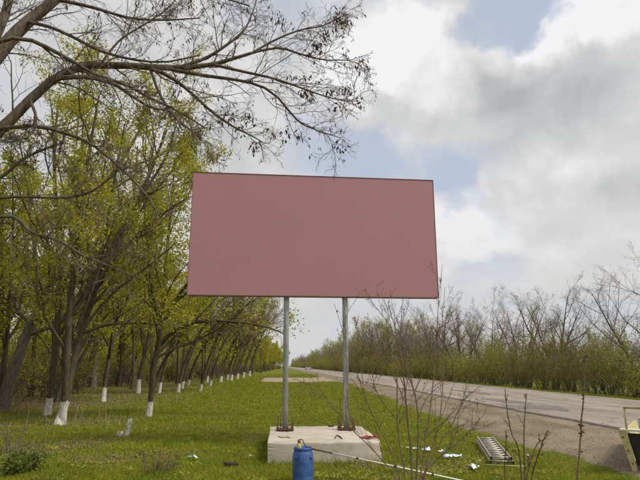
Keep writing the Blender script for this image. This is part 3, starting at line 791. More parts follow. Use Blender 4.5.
for lane, off in enumerate((3.5, 6.5, 10.5, 16.0, 22.0)):
    y = 21.0 + 4 * rng.random() + lane * 2
    while y < 400:
        x = row_x(y) - off + rng.normal(0, .5)
        if abs(x / y - math.tan(YAW)) < .75 and not blocks_view(x, y):
            plant(under[rng.choice(3, p=[.45, .15, .40])], x, y, rng.random() * 6.28, (.8 + .7 * rng.random()) * (1 + .12 * lane))
        y += (2.2 + .05 * y) * (.7 + .6 * rng.random())

# ------------------------------------------------------------------ right of the road
GB = 'bare trees beyond the road'
bare = [proto('bare_tree', 'x', GB, 301, 6.5, .02, .13, 4, limbs=9, limb_t0=.30, limb_len=.48, twigs=(9, 7), leaf_n=1, leaf_size=.05, leaf_m='brown_bud', bark_m='bark_moss', twig_m='twig_grey', ang=50, up=.06, sides=7),
        proto('bare_tree', 'x', GB, 302, 6.5, -.05, .14, 3, limbs=11, limb_t0=.28, limb_len=.50, twigs=(9, 7), leaf_n=1, leaf_size=.05, leaf_m='brown_bud', bark_m='bark_moss', twig_m='twig_grey', ang=55, up=.08, sides=7),
        proto('bare_tree', 'x', GB, 303, 6.5, .08, .12, 5, limbs=8, limb_t0=.30, limb_len=.46, twigs=(9, 7), leaf_n=1, leaf_size=.05, leaf_m='brown_bud', bark_m='bark_moss', twig_m='twig_grey', ang=48, up=.06, sides=7)]
def top_of(root): return max(v.co.z for ch in root.children for v in ch.data.vertices)
BARE_H = [top_of(b_) for b_ in bare]
GG = 'pale green trees beyond the road'
LG = 'pale green tree in the wood across the road'
green = [proto('budding_tree', LG, GG, 311, 7.5, .02, .11, 2, limbs=11, limb_t0=.15, limb_len=.40, twigs=(7, 5), leaf_n=4, leaf_size=.11, leaf_m='fresh_leaf', twig_m='twig_grey', bark_m='bark_moss', sides=7),
         proto('budding_tree', LG, GG, 312, 7.0, -.03, .11, 1, limbs=17, limb_t0=.15, limb_len=.42, twigs=(7, 5), leaf_n=4, leaf_size=.11, leaf_m='shrub_leaf', twig_m='twig_grey', bark_m='bark_moss', sides=7)]
GH = 'hedge of shrubs along the far side of the road'
LH = 'dense mid-green shrub in the hedge along the far road edge'
LH2 = 'pale fresh green shrub in the hedge along the far road edge'
LH3 = 'olive upright shrub in the hedge along the far road edge'
hedge = [shrub('hedge_shrub', LH, GH, 401, 2.6, 18, 'shrub_leaf', 6, .085, .6),
         shrub('hedge_shrub', LH2, GH + ', pale green', 402, 2.4, 18, 'fresh_leaf', 5, .085, .7),
         shrub('hedge_shrub', LH3, GH + ', olive', 403, 3.0, 16, 'olive_leaf', 5, .085, .5)]
def on_right(px, lat):                                     # where the line x = lat is seen at column px
    d = ray(px, 366.0); return lat * d[1] / d[0]
named = [(648, 22.0, 254, 1, 'tall bare tree cut by the right edge of the picture'),
         (600, 25.0, 318, 0, 'low bare tree between the right-edge tree and the round bare crown'),
         (553, 22.5, 282, 0, 'broad bare tree with the tallest round crown across the road'),
         (522, 23.5, 291, 2, 'bare tree touching the left side of the tallest round crown'),
         (490, 25.0, 303, 1, 'smaller bare tree in the gap right of the two twin bare crowns'),
         (462, 22.5, 297, 2, 'right one of two bare crowns just right of the billboard edge'),
         (438, 22.5, 299, 0, 'left one of two bare crowns under the billboard lower right corner'),
         (392, 22.5, 306, 1, 'brownish bare tree under the billboard, left of its right corner'),
         (374, 24.0, 318, 2, 'dense greyish bare tree just right of the right-hand post')]
for (px, lat, top, k, lab) in named:
    Y = on_right(px, lat); hgt = (at_y(px, top, Y)[2])
    plant(bare[k], lat, Y, rng.normal(0, .5), (hgt + .9) / BARE_H[k], label=lab, group=GB)
for (px, lat, top, k, lab) in [(349, 21.5, 322, 0, 'fresh green tree showing directly behind the right-hand post'), (366, 21.5, 316, 1, 'fresh green rounded tree just right of the right-hand post'), (333, 21.5, 338, 1, 'fresh green tree seen between the two posts beside the road')]:
    Y = on_right(px, lat); plant(green[k], lat, Y, rng.normal(0, .5), (at_y(px, top, Y)[2] + .6) / top_of(green[k]), label=lab, group=GG)
for lane, lat in enumerate((22.5, 26.5, 32.0)):
    y = 26.0 + 4 * rng.random()
    while y < 950:
        tall = .82 + 1.2 * float(sst(y, 60, 125))
        k = rng.random()
        if k < .45: plant(bare[rng.integers(0, 3)], lat + rng.normal(0, .8), y, rng.random() * 6.28, tall * (.60 + .25 * rng.random()), label='bare grey tree in the mixed wood across the road', group='more bare trees across the road')
        else: plant(green[rng.integers(0, 2)], lat + rng.normal(0, .8), y, rng.random() * 6.28, tall * (.58 + .28 * rng.random()), label=LG, group=GG)
        y += (3.8 + .05 * y + lane) * (.7 + .6 * rng.random())
for lane, lat in enumerate((19.6, 21.2, 23.4)):
    y = 24.0 + 2 * rng.random()
    while y < 950:
        plant(hedge[rng.integers(0, 3)], lat + rng.normal(0, .35), y, rng.random() * 6.28, (.75 + .5 * rng.random()) * (1 + .5 * float(sst(y, 60, 150))), sz=(.8 + .9 * rng.random() ** 1.5) * (1 + .4 * float(sst(y, 60, 150))))
        y += (1.5 + .035 * y) * (.7 + .6 * rng.random())

# ------------------------------------------------------------------ small solid helpers
def bm_obj(name, bm, mat, parent=None, smooth=False, bevel=0.0):
    if bevel:
        bmesh.ops.bevel(bm, geom=list(bm.edges), offset=bevel, segments=2, affect='EDGES', clamp_overlap=True)
    me = bpy.data.meshes.new(name); bm.to_mesh(me); bm.free(); me.materials.append(MATS[mat])
    if smooth:
        for p in me.polygons: p.use_smooth = True
    return link(name, me, parent)
def box(name, lo, hi, mat, parent=None, bevel=.004):
    bm = bmesh.new(); bmesh.ops.create_cube(bm, size=1.0)
    for v in bm.verts:
        v.co = Vector([lo[k] + (v.co[k] + .5) * (hi[k] - lo[k]) for k in range(3)])
    return bm_obj(name, bm, mat, parent, bevel=bevel)
def pipe(name, pts, rad, mat, parent=None, sides=12, caps=True, n=None):
    pts = np.asarray(pts, float)
    if n: pts = resample(pts, n)
    rad = np.broadcast_to(np.asarray(rad, float), (len(pts),))
    V, f = tubes(pts[None], np.array(rad)[None], sides); k = len(V)
    faces = [f]
    if caps:
        j = np.arange(sides)
        V = np.vstack([V, pts[0], pts[-1]])
        faces = [np.concatenate([np.stack([(j + 1) % sides, j, 0 * j + k], -1), np.stack([k - sides + j, k - sides + (j + 1) % sides, 0 * j + k + 1], -1)]), f]
    me = new_mesh(name, V, faces, [mat])
    if sides > 6: me.polygons.foreach_set('use_smooth', np.array([len(p.vertices) == 4 for p in me.polygons]))
    return link(name, me, parent)
def lathe(name, prof, mat, parent=None, seg=32, loc=None):
    a = np.arange(seg) * 2 * np.pi / seg; prof = np.array(prof)
    V = np.stack([prof[:, 0][:, None] * np.cos(a), prof[:, 0][:, None] * np.sin(a), np.repeat(prof[:, 1][:, None], seg, 1)], -1).reshape(-1, 3)
    i = (np.arange(len(prof) - 1) * seg)[:, None]; j = np.arange(seg)[None]; j2 = (j + 1) % seg
    f = np.stack([i + j, i + j2, i + seg + j2, i + seg + j], -1).reshape(-1, 4)
    return link(name, new_mesh(name, V, [f], [mat], smooth=True), parent, loc)

# ------------------------------------------------------------------ concrete foundation
SLAB_Z = .37
sl = bmesh.new(); bmesh.ops.create_cube(sl, size=1.0)
bmesh.ops.subdivide_edges(sl, edges=list(sl.edges), cuts=15, use_grid_fill=True)
rs = np.random.default_rng(5)
for v in sl.verts:
    c = v.co
    e = [abs(abs(c[k]) - .5) < 1e-4 for k in range(3)]
    X, Yv, Z = c.x * 2.22, c.y * 2.95, (c.z + .5) * .46 - .09
    k = .005 * math.sin(X * 2.1 + Yv * 1.7) + .003 * math.sin(Z * 9 + X * 5 + Yv * 2)
    if e[0]: X += k * np.sign(c.x)
    if e[1]: Yv += k * np.sign(c.y)
    if e[2]: Z += .3 * k + rs.normal(0, .002)
    if sum(e) >= 2:
        ch = abs(rs.normal(0, .004)) + .004
        if e[0]: X -= np.sign(c.x) * ch
        if e[1]: Yv -= np.sign(c.y) * ch
        if e[2] and c.z > 0: Z -= ch * .8
    if c.x > 0 and c.y < 0 and c.z > 0:                    # broken front right corner
        dc = math.hypot(c.x * 2.22 - 1.11, c.y * 2.95 + 1.475)
        k2 = max(0, 1 - dc / .26)
        Z -= .035 * k2; X -= .04 * k2; Yv += .02 * k2
    v.co = (X, Yv, Z)
slab = bm_obj('concrete_foundation', sl, 'concrete'); slab.location = (.915, 12.70, 0)
tag(slab, 'pale rectangular concrete foundation block carrying the two billboard posts', 'foundation')

# ------------------------------------------------------------------ billboard
BB = thing('billboard', 'large blank mauve billboard on two grey steel posts', 'billboard', (.862, 13.17, SLAB_Z))
ya = .03589
def bb_box(name, lo, hi, mat, bevel=.004):
    o = box(name, lo, hi, mat, BB, bevel); o.rotation_euler = (0, 0, ya); o.location = (-.012, -.095, 4.915 - SLAB_Z); return o
bb_box('display_panel', (-3.0, 0, -1.5), (3.0, .03, 1.5), 'board_face', .003)
bb_box('top_frame', (-3.006, .032, 1.42), (3.006, .24, 1.503), 'board_edge')
bb_box('bottom_frame', (-3.006, .032, -1.506), (3.006, .24, -1.42), 'board_edge')
for s in (-1, 1):
    bb_box('side_frame', (min(s * 2.92, s * 3.004), .034, -1.418), (max(s * 2.92, s * 3.004), .238, 1.418), 'board_edge')
for z in (-.95, -.35, .35, .95):
    bb_box('cross_rail', (-2.90, .05, z - .03), (2.90, .11, z + .03), 'board_steel')
bb_box('top_trim', (-3.008, -.012, 1.497), (3.008, .028, 1.508), 'board_edge', .002)
for s in (-1, 1):
    bb_box('side_trim', (min(s * 2.999, s * 3.007), -.010, -1.488), (max(s * 2.999, s * 3.007), .027, 1.495), 'board_edge', .002)
bb_box('bottom_trim', (-3.008, -.012, -1.512), (3.008, .028, -1.49), 'board_edge', .002)
for x in (-.705, .705):
    pipe('post', [(x, 0.10, .042), (x, .10, 5.8)], .066, 'galvanised', BB, 20)
    plate = box('base_plate', (x - .20, -.09, .022), (x + .20, .29, .040), 'rust', BB, .003)
    for (bx_, by_, hh) in ((-.165, -.055, .22), (.165, -.055, .25), (-.165, .255, .30), (.165, .255, .28), (-.10, .33, .24), (.06, -.17, .12)):
        pipe('anchor_bolt', [(x + bx_, by_, -.03), (x + bx_ + .006, by_, hh)], .011, 'rust', plate, 7)
        lathe('nut', [(.001, .0), (.026, .0), (.026, .022), (.001, .022)], 'rust', plate, 6, (x + bx_, by_, 0.0405 if abs(by_ - .1) < .17 else .002))

# ------------------------------------------------------------------ things left on the foundation
def crumple(name, label, cat, px, py, z, size, mat, seed, group=None, hgt=.25, loc=None, aspect=.7):
    p = at_z(px, py, z) if loc is None else np.array(loc); r = np.random.default_rng(seed)
    n = 7; u, v = np.meshgrid(np.linspace(-1, 1, n), np.linspace(-1, 1, n))
    rr = 1 + .35 * np.sin(np.arctan2(v, u) * 2 + r.random() * 6) + .25 * np.sin(np.arctan2(v, u) * 3 + r.random() * 6)
    X = u * size * .5 * rr + r.normal(0, size * .05, u.shape); Yv = v * size * .5 * aspect * rr + r.normal(0, size * .05, u.shape)
    Z = np.abs(r.normal(0, size * hgt, u.shape)) * (1 - .6 * np.maximum(abs(u), abs(v))) + .012
    V = np.stack([X, Yv, Z], -1).reshape(-1, 3); i = (np.arange(n - 1)[:, None] * n + np.arange(n - 1)[None]).ravel()
    o = link(name, new_mesh(name, V, [np.stack([i, i + 1, i + n + 1, i + n], -1)], [mat]), None, (p[0], p[1], z if loc is None else p[2]), (0, 0, r.random() * 6.28))
    md = o.modifiers.new('thickness', 'SOLIDIFY'); md.thickness = .004
    return tag(o, label, cat, group)
crumple('red_cloth', 'crumpled dull red cloth on the front right corner of the foundation', 'cloth', 367, 438.5, SLAB_Z, .30, 'red_cloth', 9, hgt=.10, aspect=.45)
crumple('red_glove', 'small red work glove at the broken foundation corner', 'glove', 375, 437, SLAB_Z, .16, 'red_cloth', 12, hgt=.2)
p0, p1, p2, p3 = [at_z(a, b, SLAB_Z + .012) for a, b in ((335, 438), (336.5, 435.5), (339, 436), (342, 438.5))]
tag(pipe('rebar_offcut', [p0, p1, p2, p3], .011, 'rust', None, 7, n=9), 'short bent rusty bar lying on the concrete below the right post', 'metal bar')
p0, p1, p2, p3 = [at_z(a, b, SLAB_Z + .006) for a, b in ((278, 436.5), (283, 437.5), (287, 437), (290, 438))]
tag(pipe('rusty_rod', [p0, p1, p2, p3], .008, 'rust', None, 6, n=8), 'thin rusty rod lying on the concrete in front of the left post', 'metal rod')
p0 = at_z(331, 426, SLAB_Z + .02)
o = box('steel_offcut', (-.06, -.03, 0), (.06, .03, .03), 'dark_panel', None, .004); o.location = tuple(p0); o.location.z = SLAB_Z + .002; o.rotation_euler = (0, 0, .3)
tag(o, 'small dark steel offcut at the back edge of the concrete', 'metal piece')

# ------------------------------------------------------------------ blue barrel, spray bottle, pole
bp = at_z(303, 449, .53); BX, BY = bp[0], bp[1]; BR = 19.5 * BY / F / 2
BAR = thing('plastic_barrel', 'open blue plastic barrel standing in front of the concrete block', 'barrel', (BX, BY, float(gz(BX, BY))))
k = BR
lathe('barrel_body', [(.001, .0), (k * .86, .0), (k * .93, .02), (k * .985, .06), (k * 1.0, .10), (k * .985, .115), (k * 1.0, .13), (k * 1.01, .22), (k * 1.01, .33), (k * .995, .40),
                      (k * .95, .445), (k * .89, .465), (k * .87, .475), (k * .86, .50), (k * .86, .535), (k * .82, .535), (k * .82, .47), (k * .80, .37), (.001, .36)], 'blue_plastic', BAR, 40)
lathe('rim_ring', [(k * .862, .492), (k * .885, .496), (k * .892, .512), (k * .885, .526), (k * .862, .53)], 'blue_lid', BAR, 40)
for s in (-1, 1):
    aa = math.pi * 1.5 + s * .85
    pipe('handle', [(k * 1.0 * math.cos(aa - .16), k * 1.0 * math.sin(aa - .16), .41), (k * 1.06 * math.cos(aa - .1), k * 1.06 * math.sin(aa - .1), .385), (k * 1.06 * math.cos(aa + .1), k * 1.06 * math.sin(aa + .1), .385), (k * 1.0 * math.cos(aa + .16), k * 1.0 * math.sin(aa + .16), .41)], .010, 'blue_lid', BAR, 7, n=9)
bt = at_y(299.2, 447, BY)
BOT = thing('spray_bottle', 'yellow-green bottle with a red cap standing in the blue barrel', 'bottle', (bt[0], BY, .36))
lathe('bottle_body', [(.001, 0), (.036, 0), (.038, .01), (.038, .20), (.034, .235), (.022, .255), (.020, .27)], 'bottle_green', BOT, 20)
lathe('bottle_cap', [(.021, .262), (.026, .266), (.026, .30), (.018, .312), (.001, .314)], 'red_plastic', BOT, 18)
hs = [at_y(a, b, BY - .02) - np.array([bt[0], BY, .36]) for a, b in ((298.8, 442.5), (298.6, 440.5), (300.6, 439.2), (302.8, 440.2), (304.3, 444), (306.5, 447.3))]
pipe('spray_hose', hs, .007, 'wire_dark', BOT, 7, n=18)
e0 = at_y(306.5, 447.6, BY - .03); e1 = at_z(478, 484, .03)
dirp = (e1 - e0); PL = thing('extension_pole', 'long white pole with a brown grip resting on the blue barrel rim', 'pole', tuple(e0))
pipe('grip', [(0, 0, 0), dirp * .07, dirp * .16], [.013, .014, .012], 'brown_pole', PL, 10)
pipe('shaft', [dirp * .155, dirp * .6, dirp], [.0125, .0125, .0125], 'white_pole', PL, 10)
for t in (.30, .52, .74):
    pipe('joint_ring', [dirp * (t - .006), dirp * (t + .006)], .017, 'wire_dark', PL, 10)

# ------------------------------------------------------------------ ladder on the grass
c0 = at_z(502, 463.0, .05); c1 = at_z(485.5, 440.8, .05)
LD = thing('aluminium_ladder', 'folded two-section aluminium ladder lying on the grass by the gravel', 'ladder', (c0[0], c0[1], float(gz(c0[0], c0[1])) + .03), math.atan2(-(c1[0] - c0[0]), c1[1] - c0[1]))
LL = math.hypot(c1[0] - c0[0], c1[1] - c0[1]); hw = .205
for lv, (z, hw_, y0) in enumerate(((.0, hw, 0.0), (.062, hw - .028, .06))):
    for s in (-1, 1):
        rl_ = box('rail', (s * hw_ - .013, y0, z), (s * hw_ + .013, y0 + LL, z + .05), 'aluminium', LD, .003)
        box('end_cap', (s * hw_ - .017, y0 - .012, z - .002), (s * hw_ + .017, y0 + .03, z + .053), 'black_rubber', rl_, .004)
    for q in range(10):
        yy = y0 + .15 + q * (LL - .3) / 9
        pipe('rung', [(-hw_ + .012, yy, z + .026), (hw_ - .012, yy, z + .026)], .015, 'aluminium', LD, 8)
ys0, ys1 = at_z(481.5, 465.2, .02), at_z(526, 467, .02)
o = thing('wooden_stick', 'thin pale yellow stick with an orange tip across the ladder end', 'stick', tuple(ys0)); dv = ys1 - ys0
pipe('stick_tip', [(0, 0, 0.01), dv * .06 + np.array([0, 0, .01])], .014, 'red_plastic', o, 8)
pipe('stick_shaft', [dv * .06 + np.array([0, 0, .01]), dv + np.array([0, 0, .01])], .010, 'yellow_wood', o, 8)

# ------------------------------------------------------------------ litter
for q, (px, py, sz, mt, lab) in enumerate([
        (407.5, 448, .08, 'paper_white', 'tiny white paper scrap, leftmost of the scraps right of the foundation'),
        (414.5, 449, .13, 'paper_blue', 'small blue paper scrap beside the tiny white scrap'),
        (426.5, 450.5, .20, 'paper_blue', 'flat blue and white torn wrapper left of the dark-spotted one'),
        (443, 452, .17, 'paper_white', 'white crumpled paper under the dark blue scrap'),
        (452, 457.5, .24, 'paper_blue', 'largest bluish torn paper below the white crumpled one'),
        (474, 468, .24, 'paper_white', 'pale blue-white paper scrap nearest the ladder foot'),
        (479, 461, .05, 'paper_white', 'tiny white paper crumb left of the ladder'),
        (528, 456, .06, 'paper_white', 'tiny white paper crumb right of the ladder'),
        (192.5, 458, .19, 'paper_green', 'white and green plastic wrapper on the grass under the trees'),
        (250, 456, .06, 'paper_blue', 'tiny pale blue scrap left of the concrete block')]):
    crumple('paper_scrap', lab, 'litter', px, py, float(gz(*at_z(px, py)[:2])) + .03, sz, mt, 40 + q, 'scraps of litter on the grass', .20)
crumple('paper_scrap', 'dark blue torn scrap on top of the white crumpled paper', 'litter', 445, 451, .085, .09, 'paper_dark', 61, 'scraps of litter on the grass', .2)
p = at_z(231, 466); o = box('broken_board', (-.13, -.07, 0), (.13, .07, .035), 'dark_panel', None, .006); o.location = (p[0], p[1], float(gz(p[0], p[1])) + .02); o.rotation_euler = (.08, .06, .35)
tag(o, 'small dark broken board lying in the grass left of the barrel', 'board')

# ------------------------------------------------------------------ trailer corner at the right edge
tp = at_z(635.0, 474.5, .03); TX, TY = tp[0], tp[1]
def tz(py): return at_y(630, py, TY)[2]
TR = thing('utility_trailer', 'cream painted trailer with rail hoop cut off by the right edge', 'trailer', (TX, TY, float(gz(TX, TY))), -.66)
zt = tz(431.5) - float(gz(TX, TY)); zr = tz(408.5) - float(gz(TX, TY))
def prism(name, poly, y0, y1, mat, parent, bevel=.004):
    bm = bmesh.new(); a = [bm.verts.new((x, y0, z)) for x, z in poly]; b_ = [bm.verts.new((x, y1, z)) for x, z in poly]; n = len(poly)
    bm.faces.new(a); bm.faces.new(b_[::-1])
    for q in range(n): bm.faces.new((a[q], b_[q], b_[(q + 1) % n], a[(q + 1) % n]))
    bmesh.ops.recalc_face_normals(bm, faces=list(bm.faces))
    return bm_obj(name, bm, mat, parent, bevel=bevel)
W_, D_ = 1.7, 2.6
cp = prism('corner_plate', [(-.03, .0), (.05, .0), (-.045, zt), (-.175, zt)], 0, .03, 'cream_paint', TR)
for (x, z, s) in ((-.12, zt * .84, .017), (-.062, zt * .52, .015), (-.01, zt * .20, .014)):
    pipe('rust_spot', [(x, -.004, z), (x + .002, .002, z + .002)], s, 'rust', cp, 7)
prism('corner_plate', [(W_ - .05, .0), (W_ + .03, .0), (W_ + .175, zt), (W_ + .045, zt)], 0, .03, 'cream_paint', TR)
prism('end_panel', [(.05, .10), (W_ - .05, .10), (W_ + .05, zt - .035), (-.05, zt - .035)], .045, .075, 'dark_panel', TR)
for s, x in ((1, 0), (-1, W_)):
    prism('side_panel', [(x - s * .02, .12), (x + s * .015, .12), (x - s * .12, zt - .03), (x - s * .155, zt - .03)], .08, D_, 'cream_paint', TR)
box('deck_rim', (-.16, -.012, zt + .001), (W_ + .16, .16, zt + .035), 'cream_light', TR, .006)
box('cargo_floor', (0.05, .09, .16), (W_ - .05, D_, .20), 'dark_panel', TR)
hy = .02
pipe('hoop_post', [(-.045, hy, zt + .036), (-.045, hy, zr)], .017, 'cream_paint', TR, 8)
pipe('hoop_post', [(W_ + .045, hy, zt + .036), (W_ + .045, hy, zr)], .017, 'cream_paint', TR, 8)
pipe('hoop_rail', [(-.062, hy, zr + .012), (W_ + .062, hy, zr + .012)], .020, 'cream_paint', TR, 8)
box('toolbox', (.10, .5, zt * .55), (W_ - .2, 1.0, zt + .19), 'galvanised', TR, .01)
for x in (.25, W_ - .25):
    ty = pipe('wheel', [(x - .08, 1.4, .26), (x + .08, 1.4, .26)], .26, 'black_rubber', TR, 24)
    pipe('rim', [(x - .085, 1.4, .26), (x + .085, 1.4, .26)], .15, 'galvanised', ty, 18)

# ------------------------------------------------------------------ far car on the road
CA = thing('car', 'tiny pale car far down the road coming closer', 'car', (10.6, 205, ROAD_Z + .035))
prism('body', [(-.88, .25), (.88, .25), (.90, .62), (.84, .88), (-.84, .88), (-.90, .62)], 0, 4.1, 'car_paint', CA, .05)
prism('cabin', [(-.80, .88), (.80, .88), (.62, 1.42), (-.62, 1.42)], 1.0, 3.4, 'car_paint', CA, .05)
prism('windscreen', [(-.70, .92), (.70, .92), (.56, 1.36), (-.56, 1.36)], .985, 1.0, 'car_glass', CA, 0)
prism('bumper', [(-.86, .27), (.86, .27), (.86, .44), (-.86, .44)], -.05, 0, 'car_red', CA, .01)
for s in (-1, 1):
    prism('headlight', [(s * .62 - .17, .58), (s * .62 + .17, .58), (s * .62 + .15, .76), (s * .62 - .15, .76)], -.02, .0, 'lamp_glass', CA, .005)
    for yy in (.75, 3.3):
        ty = pipe('wheel', [(s * .80 - .09, yy, .31), (s * .80 + .09, yy, .31)], .31, 'black_rubber', CA, 16)

# ------------------------------------------------------------------ locust tree reaching over from the left
r = np.random.default_rng(404)
LT0 = np.array([-5.35, 6.9, 0.0]); LT = thing('locust_tree', 'large bare tree reaching over from the left with hanging seed pods', 'tree', (LT0[0], LT0[1], float(gz(LT0[0], LT0[1]))))
LT0[2] = LT.location.z
def limb(pts, Y0, Y1, n=14):
    W = np.array([list(at_y(px, py, Y0 + (Y1 - Y0) * q / (len(pts) - 1)) - LT0) + [wpx * (Y0 + (Y1 - Y0) * q / (len(pts) - 1)) / F * .43] for q, (px, py, wpx) in enumerate(pts)])
    C = resample(W, n); C[:, 3] = np.maximum(C[:, 3], .004); return C[:, :3], C[:, 3]
big_limbs = [
    ([(-70, 190, 20), (-30, 155, 17), (0, 131, 14), (22, 108, 12), (45, 86, 11), (66, 72, 10), (95, 65, 9), (135, 66, 8.5), (172, 68, 7.5), (205, 66, 6), (232, 59, 4.5), (262, 50, 3)], 6.9, 7.2),
    ([(-80, 170, 22), (-40, 105, 20), (0, 52, 17), (22, 27, 15), (45, 8, 13), (75, -18, 11), (110, -50, 8)], 6.9, 7.4),
    ([(-70, 150, 16), (-30, 85, 14), (-4, 35, 12), (8, 4, 10), (16, -40, 8)], 7.0, 7.6),
    ([(-40, 60, 7), (0, 40, 5), (30, 40, 5), (52, 50, 5), (74, 62, 4.5), (98, 76, 4), (125, 84, 4), (150, 98, 3.2), (180, 112, 2.6), (205, 128, 1.6)], 6.7, 7.0),
    ([(28, 22, 4.5), (50, 27, 4.2), (75, 38, 4), (98, 50, 3.6), (130, 59, 3), (165, 62, 2.4), (200, 55, 1.6)], 7.1, 6.8),
    ([(60, 78, 6), (85, 77, 5.5), (112, 83, 5), (132, 96, 4), (152, 108, 3.2), (172, 112, 2.6), (182, 130, 1.8)], 6.9, 6.6),
    ([(-30, 132, 6), (6, 128, 5), (35, 126, 5), (62, 132, 4.5), (88, 142, 4), (112, 160, 3.4), (135, 182, 3), (153, 204, 2.4), (158, 222, 1.2)], 6.9, 6.5),
    ([(-40, 235, 5), (0, 217, 4), (18, 219, 4), (32, 233, 3.8), (58, 240, 3.4), (84, 256, 3), (112, 267, 2.4), (142, 280, 1.5)], 7.0, 6.5),
    ([(-40, 205, 4), (0, 198, 3.4), (30, 197, 3.2), (62, 198, 3), (88, 193, 2.6), (108, 180, 1.8), (120, 168, 1)], 7.0, 6.8),
    ([(-30, 190, 5), (0, 178, 4), (22, 160, 3.6), (42, 150, 3), (66, 142, 2)], 7.0, 7.2),
    ([(140, 66, 5), (165, 74, 5), (188, 90, 4.2), (212, 112, 3.4), (234, 127, 2.6), (252, 136, 1.8), (264, 143, 1)], 7.1, 6.9),
    ([(165, 68, 5), (195, 74, 4.6), (222, 78, 4), (248, 82, 3.6), (272, 92, 3), (290, 112, 2.6), (302, 124, 1.8), (322, 132, 1.3), (341, 138, .8)], 7.1, 7.3),
    ([(180, 67, 4.4), (206, 58, 4), (228, 44, 3.4), (244, 30, 2.8), (252, 14, 2), (258, -6, 1.4)], 7.1, 7.4),
    ([(215, 65, 4), (245, 72, 3.4), (272, 78, 3), (296, 86, 2.4), (318, 94, 1.8), (340, 100, 1.2), (356, 101, .8)], 7.1, 6.9),
    ([(225, 61, 4), (255, 52, 3.2), (280, 48, 2.8), (300, 54, 2.4), (325, 60, 1.8), (345, 60, 1.2), (360, 64, .8)], 7.15, 7.3),
    ([(250, 54, 3), (275, 40, 2.6), (300, 30, 2.2), (322, 26, 1.8), (338, 18, 1.2), (348, 14, .8)], 7.15, 7.5),
    ([(150, 68, 4), (160, 95, 3.6), (176, 118, 3), (188, 128, 2.2), (200, 138, 1.5), (208, 144, .8)], 7.1, 6.8),
    ([(30, 100, 4), (36, 118, 3.4), (30, 135, 2.8), (10, 142, 2.2)], 6.9, 6.6),
    ([(100, 65, 3), (120, 40, 2.6), (148, 22, 2.2), (172, 4, 1.6), (186, -20, 1)], 7.0, 7.3),
    ([(60, 0, 5), (95, 8, 4), (130, 18, 3.2), (165, 20, 2.4), (200, 18, 1.4)], 7.3, 7.6),
    ([(80, -20, 5), (120, -20, 4), (170, -14, 3), (215, -4, 2.4), (250, 6, 1.6)], 7.4, 7.8),
    ([(-60, 185, 12), (-40, 140, 8), (-34, 60, 6), (-40, -20, 4)], 6.9, 6.4)]
g = Geo(); Ps, Rs, Ls = [], [], []
tr_px = np.array([[0, 0, -.15, .21], [.06, 0, .7, .175], [.22, 0, 1.8, .165], [.50, .02, 2.8, .155], [.80, .0, 3.6, .15]])
lb0 = np.array(limb(*big_limbs[0])[0][0]); tr_px = np.vstack([tr_px, [lb0[0] - .10, 0, lb0[2] - .25, .15], [lb0[0] + .02, 0, lb0[2] + .06, .13]])
C = resample(tr_px, 16); V, f = tubes(C[None, :, :3], C[None, :, 3], 12); g.add(V, f)
for q, (pts, y0, y1) in enumerate(big_limbs):
    c_, rr = limb(pts, y0, y1); V, f = tubes(c_[None], rr[None], 8 if rr[0] > .04 else 6); g.add(V, f)
    c7 = resample(c_, 9); Ps.append(c7); Rs.append(np.interp(np.linspace(0, 1, 9), np.linspace(0, 1, 14), rr)); Ls.append(np.linalg.norm(np.diff(c7, axis=0), axis=1).sum())
link('trunk', g.mesh('trunk', ['bark_moss'], True), LT)
Ps, Rs, Ls = np.stack(Ps), np.stack(Rs), np.array(Ls)
c = Geo()
Lc = np.clip(Ls, 1.0, 2.6)
s, d_, l, r0 = spawn(Ps, Rs, Lc, 16, .22, 1.0, 42, .33, r, .42, .004, .05)
d_ = norm(d_ * np.array([1, .75, 1])); Pa, Ra = grow(s, d_, l, np.minimum(r0, .014), np.full(len(s), .0028), 6, r, .17, .01); V, f = tubes(Pa, Ra, 4); c.add(V, f, 0)
s, d_, l, r0 = spawn(Pa, Ra, l, 6, .12, 1.0, 45, .50, r, .6, .0028, 0); Pb, Rb = grow(s, d_, l, np.minimum(r0, .006), np.full(len(s), .0020), 5, r, .20, 0); V, f = tubes(Pb, Rb, 3); c.add(V, f, 0)
s, d_, l, r0 = spawn(Pb, Rb, l, 4, .1, 1.0, 50, .50, r, .6, .0020, 0); Pc, Rc = grow(s, d_, np.maximum(l, .05), np.minimum(r0, .003), np.full(len(s), .0015), 4, r, .22, -.02); V, f = tubes(Pc, Rc, 3); c.add(V, f, 0)
tag(link('twigs', c.mesh('twigs', ['twig']), LT), kind='stuff')
pods = Geo()
pick = r.random(len(Pb)) < .13
V, f = leaves_at(Pb[pick], 5, .058, r, .7, .028, 2.2, .30); pods.add(V, f, 0)
pick = r.random(len(Pc)) < .05
V, f = leaves_at(Pc[pick], 3, .05, r, .6, .015, 2.2, .30); pods.add(V, f, 0)
